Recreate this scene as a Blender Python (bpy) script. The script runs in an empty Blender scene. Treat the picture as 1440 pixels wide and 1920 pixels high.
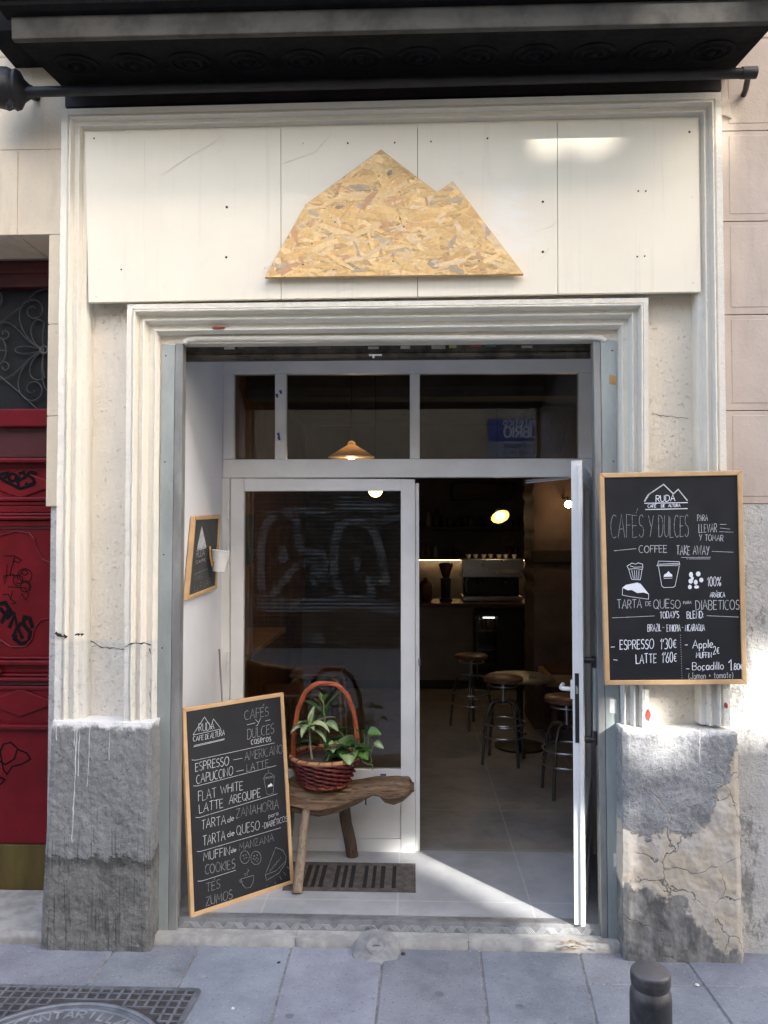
import bpy, bmesh, math, random
from mathutils import Vector, Matrix, Euler, noise
random.seed(7)
S = bpy.context.scene
R = math.radians
# ------------------------------------------------------------------ camera
F, CAMD, CZ = 1480.0, 3.45, 1.74
YAW, PITCH = R(-2.08), R(1.65)
cam_d = bpy.data.cameras.new('camera'); cam = bpy.data.objects.new('camera', cam_d)
S.collection.objects.link(cam)
cam.location = (0, -CAMD, CZ); cam.rotation_euler = (R(90) + PITCH, 0, -YAW)
cam_d.sensor_fit = 'VERTICAL'; cam_d.sensor_height = 24.0; cam_d.lens = F / 1920 * 24
cam_d.clip_start = 0.05; cam_d.clip_end = 500
S.camera = cam
ROT = cam.rotation_euler.to_matrix(); CAM = Vector(cam.location)
# ------------------------------------------------------------------ light
SUN_EL = R(24); SUN_PLAN = Vector((0.65, -0.76, 0)).normalized()
to_sun = Vector((SUN_PLAN.x * math.cos(SUN_EL), SUN_PLAN.y * math.cos(SUN_EL), math.sin(SUN_EL)))
w = bpy.data.worlds.new('World'); S.world = w; w.use_nodes = True
wn = w.node_tree
sky = wn.nodes.new('ShaderNodeTexSky'); sky.sky_type = 'NISHITA'; sky.sun_disc = False
sky.sun_elevation = R(30); sky.sun_rotation = math.atan2(to_sun.x, to_sun.y)
sky.air_density = 1.0; sky.dust_density = 4.0; sky.ozone_density = 0.6
bgn = wn.nodes['Background']; bgn.inputs['Strength'].default_value = 0.15
wn.links.new(sky.outputs[0], bgn.inputs['Color'])
sl = bpy.data.lights.new('sun', 'SUN'); sl.energy = 2.5; sl.angle = R(.9); sl.color = (1, .97, .92)
sun = bpy.data.objects.new('sun', sl); S.collection.objects.link(sun)
sun.rotation_euler = (-to_sun).to_track_quat('-Z', 'Y').to_euler()
OPP_H = 10.5; PEND = .38
# facade rectangles (x0, x1, z0, z1) that the low sun reaches through holes added opposite to shape it
PATCHES = [(.60, .86, .05, .60), (.40, .47, .30, .42), (.88, 1.14, .80, 1.08), (1.36, 1.72, .92, 1.30), (.56, .70, 3.40, 3.55), (.74, .88, 3.40, 3.57), (1.32, 1.42, 3.38, 3.6)]
S.view_settings.view_transform = 'Standard'; S.view_settings.look = 'None'
S.view_settings.exposure = 2.55; S.view_settings.gamma = 1
S.cycles.use_denoising = True
S.cycles.max_bounces = 8; S.cycles.diffuse_bounces = 4; S.cycles.transparent_max_bounces = 12
S.cycles.sample_clamp_indirect = 6.0

# ------------------------------------------------------------------ pixel helpers (points on real planes)
def ray(px, py):
    return ROT @ Vector(((px - 720) / F, -(py - 960) / F, -1))
def at(px, py, Y):
    d = ray(px, py); return CAM + d * ((Y - CAM.y) / d.y)
def gz(px, py, z):
    d = ray(px, py); return CAM + d * ((z - CAM.z) / d.z)
def pl(px, py, p0, n):
    d = ray(px, py); return CAM + d * ((p0 - CAM).dot(n) / d.dot(n))

# ------------------------------------------------------------------ mesh builder
ORG = {}
class MB:
    def __init__(s): s.v = []; s.f = []; s.c = []; s.col = None
    def add(s, vs, fs):
        b = len(s.v); s.v += [Vector(p) for p in vs]; s.f += [tuple(i + b for i in f) for f in fs]
        s.c += [s.col or (1, 1, 1)] * len(vs)
    def box(s, x0, x1, y0, y1, z0, z1):
        s.add([(x, y, z) for x in (x0, x1) for y in (y0, y1) for z in (z0, z1)],
              [(0, 1, 3, 2), (4, 6, 7, 5), (0, 4, 5, 1), (2, 3, 7, 6), (0, 2, 6, 4), (1, 5, 7, 3)])
    def prism(s, pts, ext):                       # polygon extruded along a vector
        n = len(pts); ext = Vector(ext); pts = [Vector(p) for p in pts]
        fs = [tuple(range(n)), tuple(range(2 * n - 1, n - 1, -1))]
        fs += [(i, i + n, (i + 1) % n + n, (i + 1) % n) for i in range(n)]
        s.add(pts + [p + ext for p in pts], fs)
    def pq(s, px, Y, depth):                      # pixel polygon on plane Y, depth into the building
        s.prism([at(x, y, Y) for x, y in px], (0, depth, 0))
    def pr(s, x0, y0, x1, y1, Y, depth): s.pq([(x0, y0), (x1, y0), (x1, y1), (x0, y1)], Y, depth)
    def quad(s, a, b, c, d): s.add([a, b, c, d], [(0, 1, 2, 3)])
    def tube(s, pts, r, n=8, cap=True):
        pts = [Vector(p) for p in pts]; rs = r if isinstance(r, (list, tuple)) else [r] * len(pts)
        vs = []; fs = []; up = None
        for i, p in enumerate(pts):
            t = (pts[min(i + 1, len(pts) - 1)] - pts[max(i - 1, 0)]).normalized()
            if up is None: up = Vector((0, 0, 1)) if abs(t.z) < .9 else Vector((1, 0, 0))
            a = t.cross(up)
            if a.length < 1e-5: a = t.orthogonal()
            a.normalize(); b = t.cross(a).normalized(); up = -b if False else b.cross(t) * 0 + a.cross(t)
            for k in range(n):
                q = 2 * math.pi * k / n; vs.append(p + (a * math.cos(q) + b * math.sin(q)) * rs[i])
        m = len(pts)
        for i in range(m - 1):
            for k in range(n):
                fs.append((i * n + k, i * n + (k + 1) % n, (i + 1) * n + (k + 1) % n, (i + 1) * n + k))
        if cap: fs += [tuple(range(n - 1, -1, -1)), tuple(range((m - 1) * n, m * n))]
        s.add(vs, fs)
    def ring(s, c, r, t, n=32, k=6, ax='z'):      # torus
        vs = []; fs = []; c = Vector(c)
        for i in range(n):
            a = 2 * math.pi * i / n
            for j in range(k):
                b = 2 * math.pi * j / k; rr = r + t * math.cos(b); h = t * math.sin(b)
                p = (rr * math.cos(a), rr * math.sin(a), h)
                if ax == 'y': p = (p[0], p[2], p[1])
                vs.append(c + Vector(p))
        for i in range(n):
            for j in range(k):
                fs.append((i * k + j, ((i + 1) % n) * k + j, ((i + 1) % n) * k + (j + 1) % k, i * k + (j + 1) % k))
        s.add(vs, fs)
    def lathe(s, prof, c, n=24, M=None):          # prof: (r, z)
        vs = []; fs = []; c = Vector(c)
        for r, z in prof:
            for k in range(n):
                a = 2 * math.pi * k / n; p = Vector((r * math.cos(a), r * math.sin(a), z))
                vs.append(c + (M @ p if M else p))
        m = len(prof)
        for i in range(m - 1):
            for k in range(n):
                fs.append((i * n + k, i * n + (k + 1) % n, (i + 1) * n + (k + 1) % n, (i + 1) * n + k))
        if prof[0][0] > 1e-4: fs.append(tuple(range(n - 1, -1, -1)))
        if prof[-1][0] > 1e-4: fs.append(tuple(range((m - 1) * n, m * n)))
        s.add(vs, fs)
    def ribbon(s, pts, wd, nrm, lift=0.0):
        pts = [Vector(p) + nrm * lift for p in pts]
        q = [pts[0]]
        for p in pts[1:]:
            if (p - q[-1]).length > 1e-5: q.append(p)
        if len(q) < 2: return
        ws = wd if isinstance(wd, (list, tuple)) else None
        vs = []
        for i, p in enumerate(q):
            t0 = (q[i] - q[i - 1]).normalized() if i else (q[1] - q[0]).normalized()
            t1 = (q[i + 1] - q[i]).normalized() if i < len(q) - 1 else t0
            t = t0 + t1
            t = t.normalized() if t.length > .2 else t1
            ww = (ws[min(i, len(ws) - 1)] if ws else wd) * .5
            k = ww / max(.6, t.dot(t1))
            sd = nrm.cross(t).normalized() * k
            vs += [p - sd, p + sd]
        s.add(vs, [(2 * i, 2 * i + 1, 2 * i + 3, 2 * i + 2) for i in range(len(q) - 1)])
    def build(s, name, mat, parent=None, smooth=None, bevel=0, col=False):
        me = bpy.data.meshes.new(name)
        o0 = ORG.get(parent.name, Vector()) if parent else Vector()
        me.from_pydata([tuple(p - o0) for p in s.v], [], s.f)
        if col:
            ca = me.color_attributes.new('pigment', 'FLOAT_COLOR', 'POINT')
            for i, c in enumerate(s.c): ca.data[i].color = (c[0], c[1], c[2], 1)
        bm = bmesh.new(); bm.from_mesh(me); bmesh.ops.recalc_face_normals(bm, faces=bm.faces); bm.to_mesh(me); bm.free()
        if smooth is not None:
            me.polygons.foreach_set('use_smooth', [True] * len(me.polygons))
            me.set_sharp_from_angle(angle=R(smooth))
        me.materials.append(mat)
        o = bpy.data.objects.new(name, me); S.collection.objects.link(o)
        if parent: o.parent = parent; ORG[o.name] = o0
        else: ORG[o.name] = Vector()
        if bevel:
            b = o.modifiers.new('bevel', 'BEVEL'); b.width = bevel; b.segments = 2; b.limit_method = 'ANGLE'; b.angle_limit = R(40)
        return o

def thing(name, label, cat, loc=(0, 0, 0), group=None):
    o = bpy.data.objects.new(name, None); S.collection.objects.link(o)
    o.location = loc; o.empty_display_size = .1; o['label'] = label; o['category'] = cat; o['kind'] = 'thing'
    if group: o['group'] = group
    ORG[o.name] = Vector(loc); return o
def tag(o, label, cat, group=None):
    o['label'] = label; o['category'] = cat; o['kind'] = 'thing'
    if group: o['group'] = group
    return o
def struct(o, kind='structure'): o['kind'] = kind; return o
def copy_thing(root, loc, label=None, rz=0):
    r = root.copy(); S.collection.objects.link(r); r.location = loc; r.rotation_euler = (0, 0, rz)
    if label: r['label'] = label
    for ch in list(root.children):
        c = ch.copy(); S.collection.objects.link(c); c.parent = r
        for g in list(ch.children):
            d = g.copy(); S.collection.objects.link(d); d.parent = c
    return r

# ------------------------------------------------------------------ material helpers
class N:
    def __init__(s, name):
        s.m = bpy.data.materials.new(name); s.m.use_nodes = True; s.t = s.m.node_tree; s.n = s.t.nodes
        s.b = s.n['Principled BSDF']; s.out = s.n['Material Output']
        s.tc = s.n.new('ShaderNodeTexCoord').outputs['Object']
    def l(s, a, b): s.t.links.new(a, b)
    def put(s, sock, v):
        if isinstance(v, bpy.types.NodeSocket): s.l(v, sock)
        elif isinstance(v, (tuple, list)) and len(v) == 3 and sock.type == 'RGBA': sock.default_value = (*v, 1)
        else: sock.default_value = v
    def mp(s, scale=(1, 1, 1), rot=(0, 0, 0), loc=(0, 0, 0), v=None):
        m = s.n.new('ShaderNodeMapping'); s.l(v or s.tc, m.inputs['Vector'])
        m.inputs['Scale'].default_value = scale; m.inputs['Rotation'].default_value = rot; m.inputs['Location'].default_value = loc
        return m.outputs[0]
    def noise(s, scale, detail=5, rough=.55, v=None, dist=0):
        m = s.n.new('ShaderNodeTexNoise'); s.l(v or s.tc, m.inputs['Vector'])
        m.inputs['Scale'].default_value = scale; m.inputs['Detail'].default_value = detail
        m.inputs['Roughness'].default_value = rough; m.inputs['Distortion'].default_value = dist
        return m.outputs['Fac']
    def vor(s, scale, v=None, feat='F1', out='Distance'):
        m = s.n.new('ShaderNodeTexVoronoi'); m.feature = feat; s.l(v or s.tc, m.inputs['Vector']); m.inputs['Scale'].default_value = scale
        return m.outputs[out]
    def math(s, op, a, b=0.0, c=0.0, clamp=False):
        m = s.n.new('ShaderNodeMath'); m.operation = op; m.use_clamp = clamp
        s.put(m.inputs[0], a); s.put(m.inputs[1], b); s.put(m.inputs[2], c); return m.outputs[0]
    def step(s, a, lo, hi):
        m = s.n.new('ShaderNodeMapRange'); m.interpolation_type = 'SMOOTHSTEP'
        s.put(m.inputs[0], a); s.put(m.inputs[1], lo); s.put(m.inputs[2], hi); return m.outputs[0]
    def mix(s, f, a, b):
        m = s.n.new('ShaderNodeMix'); m.data_type = 'RGBA'
        s.put(m.inputs[0], f); s.put(m.inputs[6], a); s.put(m.inputs[7], b); return m.outputs[2]
    def sep(s, v=None):
        m = s.n.new('ShaderNodeSeparateXYZ'); s.l(v or s.tc, m.inputs[0]); return m.outputs
    def bump(s, h, strength=.5, dist=.002, prev=None):
        m = s.n.new('ShaderNodeBump'); s.put(m.inputs['Height'], h)
        m.inputs['Strength'].default_value = strength; m.inputs['Distance'].default_value = dist
        if prev: s.l(prev, m.inputs['Normal'])
        s.l(m.outputs[0], s.b.inputs['Normal']); return m.outputs[0]
    def fin(s, col, rough=.7, metal=0, spec=.5):
        s.put(s.b.inputs['Base Color'], col); s.put(s.b.inputs['Roughness'], rough); s.put(s.b.inputs['Metallic'], metal)
        s.b.inputs['Specular IOR Level'].default_value = spec; return s.m

def simple(name, c1, c2=None, scale=6, rough=.6, metal=0, spec=.5, bump=0, bscale=60, bdist=.001, lo=.35, hi=.65, stretch=(1, 1, 1)):
    n = N(name); c2 = c2 or tuple(x * .8 for x in c1)
    v = n.mp(stretch)
    col = n.mix(n.step(n.noise(scale, 6, .6, v), lo, hi), c1, c2)
    if bump: n.bump(n.noise(bscale, 4, .6, v), bump, bdist)
    r = n.math('MULTIPLY_ADD', n.noise(scale * 4, 3, v=v), .25, rough - .12)
    return n.fin(col, r, metal, spec)

def emit(name, col, strength):
    n = N(name); n.b.inputs['Emission Color'].default_value = (*col, 1); n.b.inputs['Emission Strength'].default_value = strength
    return n.fin((.8, .8, .8))

def glass_mat(name, tint, boost=0.0, rough=0.0):
    n = N(name); n.n.remove(n.b)
    tr = n.n.new('ShaderNodeBsdfTransparent'); tr.inputs[0].default_value = (*tint, 1)
    gl = n.n.new('ShaderNodeBsdfGlossy'); gl.inputs['Roughness'].default_value = rough
    fr = n.n.new('ShaderNodeFresnel'); fr.inputs[0].default_value = 1.5
    mx = n.n.new('ShaderNodeMixShader')
    n.l(n.math('ADD', fr.outputs[0], boost), mx.inputs[0]); n.l(tr.outputs[0], mx.inputs[1]); n.l(gl.outputs[0], mx.inputs[2])
    n.l(mx.outputs[0], n.out.inputs[0]); return n.m

def chalk_mat(name, col, cover):
    n = N(name)
    n.fin(col, .95, 0, .1)
    a = n.step(n.math('ADD', n.noise(420, 3, .7), n.math('MULTIPLY', n.noise(35, 2), .35)), cover - .12, cover + .12)
    n.l(a, n.b.inputs['Alpha']); return n.m

# plaster for the portal
ZCRK = at(190, 1203, -.05).z
def plaster(name, c1, c2, pits=.5, rough_amt=1.0, sc=1.0, low=True):
    n = N(name)
    base = n.mix(n.step(n.noise(2.2, 6, .6), .35, .7), c1, c2)
    dirt = n.step(n.noise(28, 6, .7), .62, .78)
    base = n.mix(n.math('MULTIPLY', dirt, .25), base, (.42, .39, .34))
    pit = n.step(n.noise(58, 4, .65), .60, .70)
    base = n.mix(n.math('MULTIPLY', pit, .09 * pits), base, (.3, .27, .23))
    zz = n.sep()[2]; lowc = n.step(n.math('ADD', zz, n.math('MULTIPLY', n.noise(9, 4), .05)), ZCRK + .03, ZCRK + .02)
    if low: base = n.mix(n.math('MULTIPLY', lowc, .45), base, (.62, .62, .60)); base = n.mix(n.math('MULTIPLY', n.math('MULTIPLY', lowc, n.step(n.noise(38, 5, .7), .54, .66)), .5), base, (.40, .40, .40))
    h = n.math('ADD', n.noise(52 * sc, 5, .7), n.math('MULTIPLY', n.noise(22 * sc, 4), .9))
    n.bump(n.math('SUBTRACT', h, n.math('MULTIPLY', pit, .8 * pits)), .55 * rough_amt, .006)
    return n.fin(base, .75, 0, .3)

M = {}
M['cream'] = plaster('cream_plaster', (.80, .745, .62), (.74, .69, .58), .5, .7)
M['cream_mould'] = plaster('painted_moulding_plaster', (.82, .775, .665), (.76, .725, .635), 1.0, 1.0)
M['cream_rough'] = plaster('rough_cream_render', (.79, .725, .60), (.71, .645, .54), .9, 1.6, .8)

def board_mat():
    n = N('white_painted_board')
    base = n.mix(n.step(n.noise(1.6, 5, .6), .35, .7), (.85, .79, .635), (.80, .74, .60))
    scuff = n.step(n.noise(7, 8, .7, n.mp((1, 1, .8))), .60, .72)
    base = n.mix(n.math('MULTIPLY', scuff, .3), base, (.70, .66, .58))
    base = n.mix(n.math('MULTIPLY', n.step(n.noise(8, 6, .7, n.mp((3.5, 1, .16))), .54, .72), .22), base, (.58, .53, .44))
    x, y, z = n.sep()
    # whiter filler smear right of the sign
    dx = n.math('POWER', n.math('MULTIPLY', n.math('SUBTRACT', x, .42), 4.2), 2); dz = n.math('POWER', n.math('MULTIPLY', n.math('SUBTRACT', z, 3.06), 4.0), 2)
    m = n.step(n.math('ADD', n.math('ADD', dx, dz), n.math('MULTIPLY', n.noise(7, 8, .75, n.mp((.6, 1, 1.5))), 4.2)), 2.6, 2.0)
    base = n.mix(n.math('MULTIPLY', m, .55), base, (.84, .82, .77))
    n.bump(n.noise(14, 6, .6), .12, .004)
    return n.fin(base, n.math('MULTIPLY_ADD', n.noise(9, 4), .3, .3), 0, .4)
M['board'] = board_mat()

def ashlar(name, c1, c2, c3):
    n = N(name)
    base = n.mix(n.step(n.noise(3, 7, .65), .35, .68), c1, c2)
    base = n.mix(n.math('MULTIPLY', n.step(n.noise(4, 6, .6, n.mp((2.5, 1, .35))), .52, .72), .55), base, c3)
    sp = n.step(n.noise(66, 4, .7), .62, .72)
    base = n.mix(n.math('MULTIPLY', sp, .3), base, (.2, .15, .12))
    n.bump(n.math('ADD', n.noise(60, 5, .7), n.noise(18, 4)), .35, .004)
    return n.fin(base, .85, 0, .2)
M['stone_left'] = ashlar('pale_limestone', (.68, .585, .44), (.60, .51, .39), (.47, .40, .31))
M['stone_right'] = ashlar('pinkish_sandstone', (.56, .475, .405), (.49, .415, .355), (.40, .335, .285))

ZPT = at(190, 1357, -.142).z
def grey_plinth(name):
    n = N(name)
    x, y, z = n.sep()
    g = n.mix(n.step(n.noise(5, 7, .65), .3, .7), (.30, .30, .29), (.215, .215, .21))
    # ragged lower coat
    edge = n.math('ADD', z, n.math('MULTIPLY', n.noise(13, 6, .65), .16))
    low = n.step(edge, .47, .455)
    g = n.mix(low, g, n.mix(n.step(n.noise(12, 7, .7), .4, .65), (.215, .21, .195), (.14, .137, .127)))
    rim = n.math('MULTIPLY', n.step(edge, .475, .455), n.step(edge, .40, .445))
    g = n.mix(n.math('MULTIPLY', rim, .6), g, (.05, .047, .04))
    streak = n.step(n.noise(26, 5, .7, n.mp((3, 1, .12))), .56, .72)
    g = n.mix(n.math('MULTIPLY', streak, .35), g, (.09, .09, .085))
    white = n.step(n.noise(62, 4, .7), .58, .68)
    g = n.mix(n.math('MULTIPLY', white, .38), g, (.46, .46, .45))
    pits = n.step(n.noise(68, 4, .7, n.mp(loc=(3, 3, 8))), .57, .66)
    g = n.mix(n.math('MULTIPLY', pits, .6), g, (.06, .06, .058))
    scr = n.math('MULTIPLY', n.step(n.noise(36, 4, .7, n.mp((3.2, 1, .10))), .54, .64), n.step(z, .66, .40))
    g = n.mix(n.math('MULTIPLY', scr, .65), g, (.045, .043, .04))
    top = n.step(n.math('ADD', z, n.math('MULTIPLY', n.noise(26, 7, .75), .10)), ZPT + .018, ZPT + .046)
    g = n.mix(top, g, (.78, .76, .72))
    h = n.math('ADD', n.noise(60, 6, .75), n.math('MULTIPLY', n.noise(16, 5), .35))
    n.bump(n.math('ADD', h, n.math('MULTIPLY', low, -.6)), .8, .008)
    return n.fin(g, .8, 0, .3)
M['plinth_l'] = grey_plinth('grey_rough_plinth')

def worn_plinth(name):
    n = N(name)
    x, y, z = n.sep()
    wob = n.math('MULTIPLY', n.math('SUBTRACT', n.noise(6, 7, .65), .5), .5)
    grey = n.mix(n.step(n.noise(9, 7, .7), .35, .68), (.40, .40, .40), (.25, .25, .25))
    beige = n.mix(n.step(n.noise(7, 7, .6, None, 1.2), .38, .66), (.52, .45, .35), (.56, .51, .45))
    wv = n.n.new('ShaderNodeVectorMath'); wv.operation = 'MULTIPLY_ADD'; nz = n.n.new('ShaderNodeTexNoise'); nz.inputs['Scale'].default_value = 6; nz.inputs['Detail'].default_value = 6
    n.l(n.tc, nz.inputs['Vector']); n.l(nz.outputs['Color'], wv.inputs[0]); wv.inputs[1].default_value = (.28, .28, .28); n.l(n.tc, wv.inputs[2])
    crack = n.math('MULTIPLY', n.step(n.vor(4.2, wv.outputs[0], 'DISTANCE_TO_EDGE'), .014, .002), n.step(n.noise(5, 3, .5, n.mp(loc=(5, 0, 2))), .46, .56))
    beige = n.mix(n.math('MULTIPLY', crack, .75), beige, (.10, .085, .07))
    gr2 = n.step(n.noise(64, 4, .7), .56, .66); grey = n.mix(n.math('MULTIPLY', gr2, .5), grey, (.07, .07, .07)); grey = n.mix(n.math('MULTIPLY', n.step(n.noise(60, 4, .7, n.mp(loc=(4, 4, 4))), .57, .66), .4), grey, (.5, .5, .5))
    beige = n.mix(n.math('MULTIPLY', n.step(n.noise(46, 5, .7), .6, .7), .35), beige, (.22, .18, .15))
    beige = n.mix(n.math('MULTIPLY', n.step(n.noise(18, 6, .7), .6, .72), .5), beige, (.2, .18, .16))
    dark = n.mix(n.step(n.noise(12, 7, .7, n.mp((1.6, 1, .6))), .36, .62), (.27, .262, .245), (.13, .125, .12))
    up = n.math('MULTIPLY', n.step(x, 1.17, 1.36), .30)
    upper = n.math('SUBTRACT', n.math('ADD', z, wob), .0)
    m1 = n.step(upper, n.math('ADD', .56, up), n.math('ADD', .53, up))
    dn = n.math('MULTIPLY', n.step(x, 1.03, 1.38), -.30)
    m2 = n.step(upper, n.math('ADD', .27, dn), n.math('ADD', .24, dn))
    c = n.mix(m1, grey, beige); c = n.mix(m2, c, dark)
    red = n.step(n.noise(22, 5, .6, n.mp((.6, 1, 2), (0, .5, 0))), .70, .74)
    c = n.mix(n.math('MULTIPLY', red, n.step(z, .8, .95)), c, (.3, .06, .045))
    top = n.step(n.math('ADD', z, n.math('MULTIPLY', n.noise(26, 7, .75), .10)), ZPT + .018, ZPT + .046)
    c = n.mix(top, c, (.78, .76, .72))
    h = n.math('ADD', n.math('MULTIPLY', n.noise(60, 6, .7), n.math('SUBTRACT', 1.3, m1)), n.math('MULTIPLY', n.noise(9, 5), .5))
    n.bump(n.math('SUBTRACT', n.math('SUBTRACT', h, n.math('MULTIPLY', m1, .5)), n.math('MULTIPLY', crack, .5)), .8, .009)
    return n.fin(c, .78, 0, .35)
M['plinth_r'] = worn_plinth('worn_grey_plinth')

def grey_render():
    n = N('peeling_grey_render')
    x, y, z = n.sep()
    c = n.mix(n.step(n.noise(3.5, 8, .68), .36, .66), (.58, .565, .53), (.46, .45, .42))
    c = n.mix(n.math('MULTIPLY', n.step(n.noise(6, 8, .7, n.mp((1, 1, .6))), .56, .64), .8), c, (.20, .197, .187))
    c = n.mix(n.math('MULTIPLY', n.step(n.noise(9, 7, .7), .6, .68), .8), c, (.60, .58, .53))
    c = n.mix(n.math('MULTIPLY', n.step(n.noise(56, 4, .7), .58, .68), .4), c, (.12, .12, .115)); n.bump(n.math('ADD', n.noise(60, 5, .7), n.noise(14, 5)), .9, .009)
    return n.fin(c, .85, 0, .25)
M['render'] = grey_render()

def osb():
    n = N('oriented_strand_board')
    a = n.n.new('ShaderNodeVertexColor'); a.layer_name = 'pigment'
    g = n.noise(60, 5, .6, n.mp((1, 1, 1)))
    c = n.mix(n.math('MULTIPLY', n.step(g, .4, .7), .30), a.outputs[0], (.40, .24, .10))
    c = n.mix(n.math('MULTIPLY', n.step(n.noise(38, 5, .7, n.mp((1, 1, 5), (0, .25, 0))), .52, .66), .35), c, (.84, .66, .38))
    c = n.mix(n.math('MULTIPLY', n.step(n.noise(44, 5, .7, n.mp((1.2, 1, 7), (0, -.3, 0))), .58, .70), .45), c, (.42, .22, .09))
    n.bump(n.noise(150, 3), .3, .001)
    return n.fin(c, .6, 0, .35)
M['osb'] = osb()
def vcol(name, rough=.5, spec=.4, bump=0, bs=100, sub=0):
    n = N(name); a = n.n.new('ShaderNodeVertexColor'); a.layer_name = 'pigment'
    c = n.mix(n.math('MULTIPLY', n.step(n.noise(45, 4, .6), .4, .7), .3), a.outputs[0], n.mix(.5, a.outputs[0], (.02, .02, .01)))
    if bump: n.bump(n.noise(bs, 3), bump, .001)
    if sub: n.b.inputs['Subsurface Weight'].default_value = sub
    return n.fin(c, rough, 0, spec)
M['leaf'] = vcol('variegated_leaf', .4, .5, .3, 60)

def pavement():
    n = N('grey_paving_stone')
    a = n.n.new('ShaderNodeVertexColor'); a.layer_name = 'pigment'
    c = n.mix(n.step(n.noise(2.6, 8, .65), .35, .68), (.30, .31, .335), (.19, .20, .222))
    m = n.n.new('ShaderNodeMix'); m.data_type = 'RGBA'; m.blend_type = 'MULTIPLY'; m.inputs[0].default_value = 1
    n.l(c, m.inputs[6]); n.l(a.outputs[0], m.inputs[7]); c = m.outputs[2]
    sp = n.step(n.noise(82, 4, .75), .60, .70)
    c = n.mix(n.math('MULTIPLY', sp, .85), c, (.52, .53, .55))
    dk = n.step(n.noise(70, 4, .75, n.mp(loc=(4, 2, 1))), .58, .68)
    c = n.mix(n.math('MULTIPLY', dk, .8), c, (.08, .09, .11))
    st = n.step(n.noise(5, 7, .7, n.mp(loc=(7, 1, 0))), .60, .72)
    c = n.mix(n.math('MULTIPLY', st, .55), c, (.11, .11, .12))
    c = n.mix(n.math('MULTIPLY', n.step(n.noise(3.3, 8, .72, n.mp(loc=(2, 9, 0))), .56, .72), .45), c, (.42, .42, .42))
    gum = n.step(n.vor(4.6, n.mp(loc=(3, 1, 0))), .10, .07)
    c = n.mix(n.math('MULTIPLY', gum, n.math('MULTIPLY', n.step(n.noise(3, 2), .45, .55), .55)), c, (.09, .09, .095))
    c = n.mix(n.math('MULTIPLY', n.step(n.noise(60, 6, .75), .58, .70), .35), c, (.10, .105, .12))
    n.bump(n.math('ADD', n.noise(74, 5, .75), n.math('MULTIPLY', n.noise(12, 4), .6)), .8, .005)
    return n.fin(c, n.math('MULTIPLY_ADD', n.noise(10, 5), .35, .42), 0, .4)
M['pave'] = pavement()
M['joint'] = simple('sandy_joint', (.30, .29, .27), (.16, .155, .15), 25, .9, bump=.4)
M['kerb'] = simple('pale_step_stone', (.43, .415, .38), (.31, .295, .27), 14, .85, bump=.6, bscale=50, bdist=.003)

def tile_mat(name, c1, c2, c3):
    n = N(name)
    x, y, z = n.sep()
    c = n.mix(n.step(n.noise(4, 7, .65), .35, .7), c1, c2)
    c = n.mix(n.math('MULTIPLY', n.step(n.noise(14, 8, .7), .58, .7), .35), c, (.45, .45, .45))
    def line(v, per, off):
        f = n.math('FRACT', n.math('DIVIDE', n.math('ADD', v, off), per)); d = n.math('ABSOLUTE', n.math('SUBTRACT', f, .5))
        return n.step(d, .5 - .0045 / per, .5 - .0025 / per)
    g = n.math('MAXIMUM', line(x, .6, .07), line(y, .6, -.19))
    c = n.mix(n.math('MULTIPLY', g, .6), c, c3)
    n.bump(n.noise(30, 5), .08, .002)
    return n.fin(c, n.math('MULTIPLY_ADD', n.noise(18, 5), .3, .28), 0, .5)
M['tile'] = tile_mat('grey_porcelain_tile', (.43, .43, .43), (.33, .33, .33), (.56, .56, .54)); M['tile_in'] = tile_mat('dim_cafe_tile', (.30, .275, .245), (.21, .195, .17), (.46, .43, .38))  # same tile indoors, toned darker and warmer to stand in for the dim room

M['white_metal'] = simple('white_painted_metal', (.83, .82, .79), (.76, .75, .72), 4, .38, 0, .5, .08, 40)
M['white_wall'] = simple('white_painted_reveal', (.80, .81, .84), (.76, .77, .80), 3, .75, 0, .3, .12, 30, .003)
M['guide'] = simple('galvanised_grey_steel', (.38, .42, .40), (.27, .30, .29), 5, .5, .15, .5, .15, 30, .001, stretch=(1, 1, .4))
M['guide_lip'] = simple('dull_steel_lip', (.34, .345, .33), (.22, .22, .21), 9, .5, .3, stretch=(1, 1, .3))
M['greasy'] = simple('greasy_shutter_steel', (.10, .085, .065), (.03, .025, .02), 12, .45, .5, bump=.3)
M['black_metal'] = simple('black_painted_iron', (.010, .010, .011), (.018, .018, .02), 10, .5, .2, .5, .2, 60)
M['balcony_grey'] = simple('grey_fascia', (.085, .08, .07), (.05, .047, .042), 7, .85, 0, .2, bump=.4, bscale=90, bdist=.002)  # plain grey, lighter than the rest of the balcony
M['balcony_black'] = simple('black_plaster', (.011, .0105, .0105), (.006, .006, .006), 9, .9, 0, .15, .4)  # near-black with faint mottling
M['maroon_black'] = simple('dark_maroon_board', (.022, .012, .012), (.012, .008, .008), 9, .6)
M['red'] = simple('dark_red_gloss_paint', (.15, .006, .011), (.11, .004, .007), 5, .34, 0, .22, .10, 24)
M['red_shaded'] = simple('shaded_red_paint', (.075, .008, .012), (.05, .006, .009), 3, .35)  # red paint darkened to stand in for shade on head rail and recesses
M['brass'] = simple('tarnished_brass', (.20, .15, .055), (.13, .10, .04), 6, .42, .8, stretch=(1, 1, .2))
M['marker'] = simple('black_spray_paint', (.006, .006, .007), (.01, .01, .011), 30, .95, 0, .05)
M['iron_scroll'] = simple('grey_wrought_iron', (.10, .10, .10), (.07, .07, .07), 30, .5, .5)
M['pine'] = simple('pale_pine_frame', (.66, .43, .22), (.56, .35, .17), 9, .5, bump=.15, bscale=90, stretch=(1, 1, 1))
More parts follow.
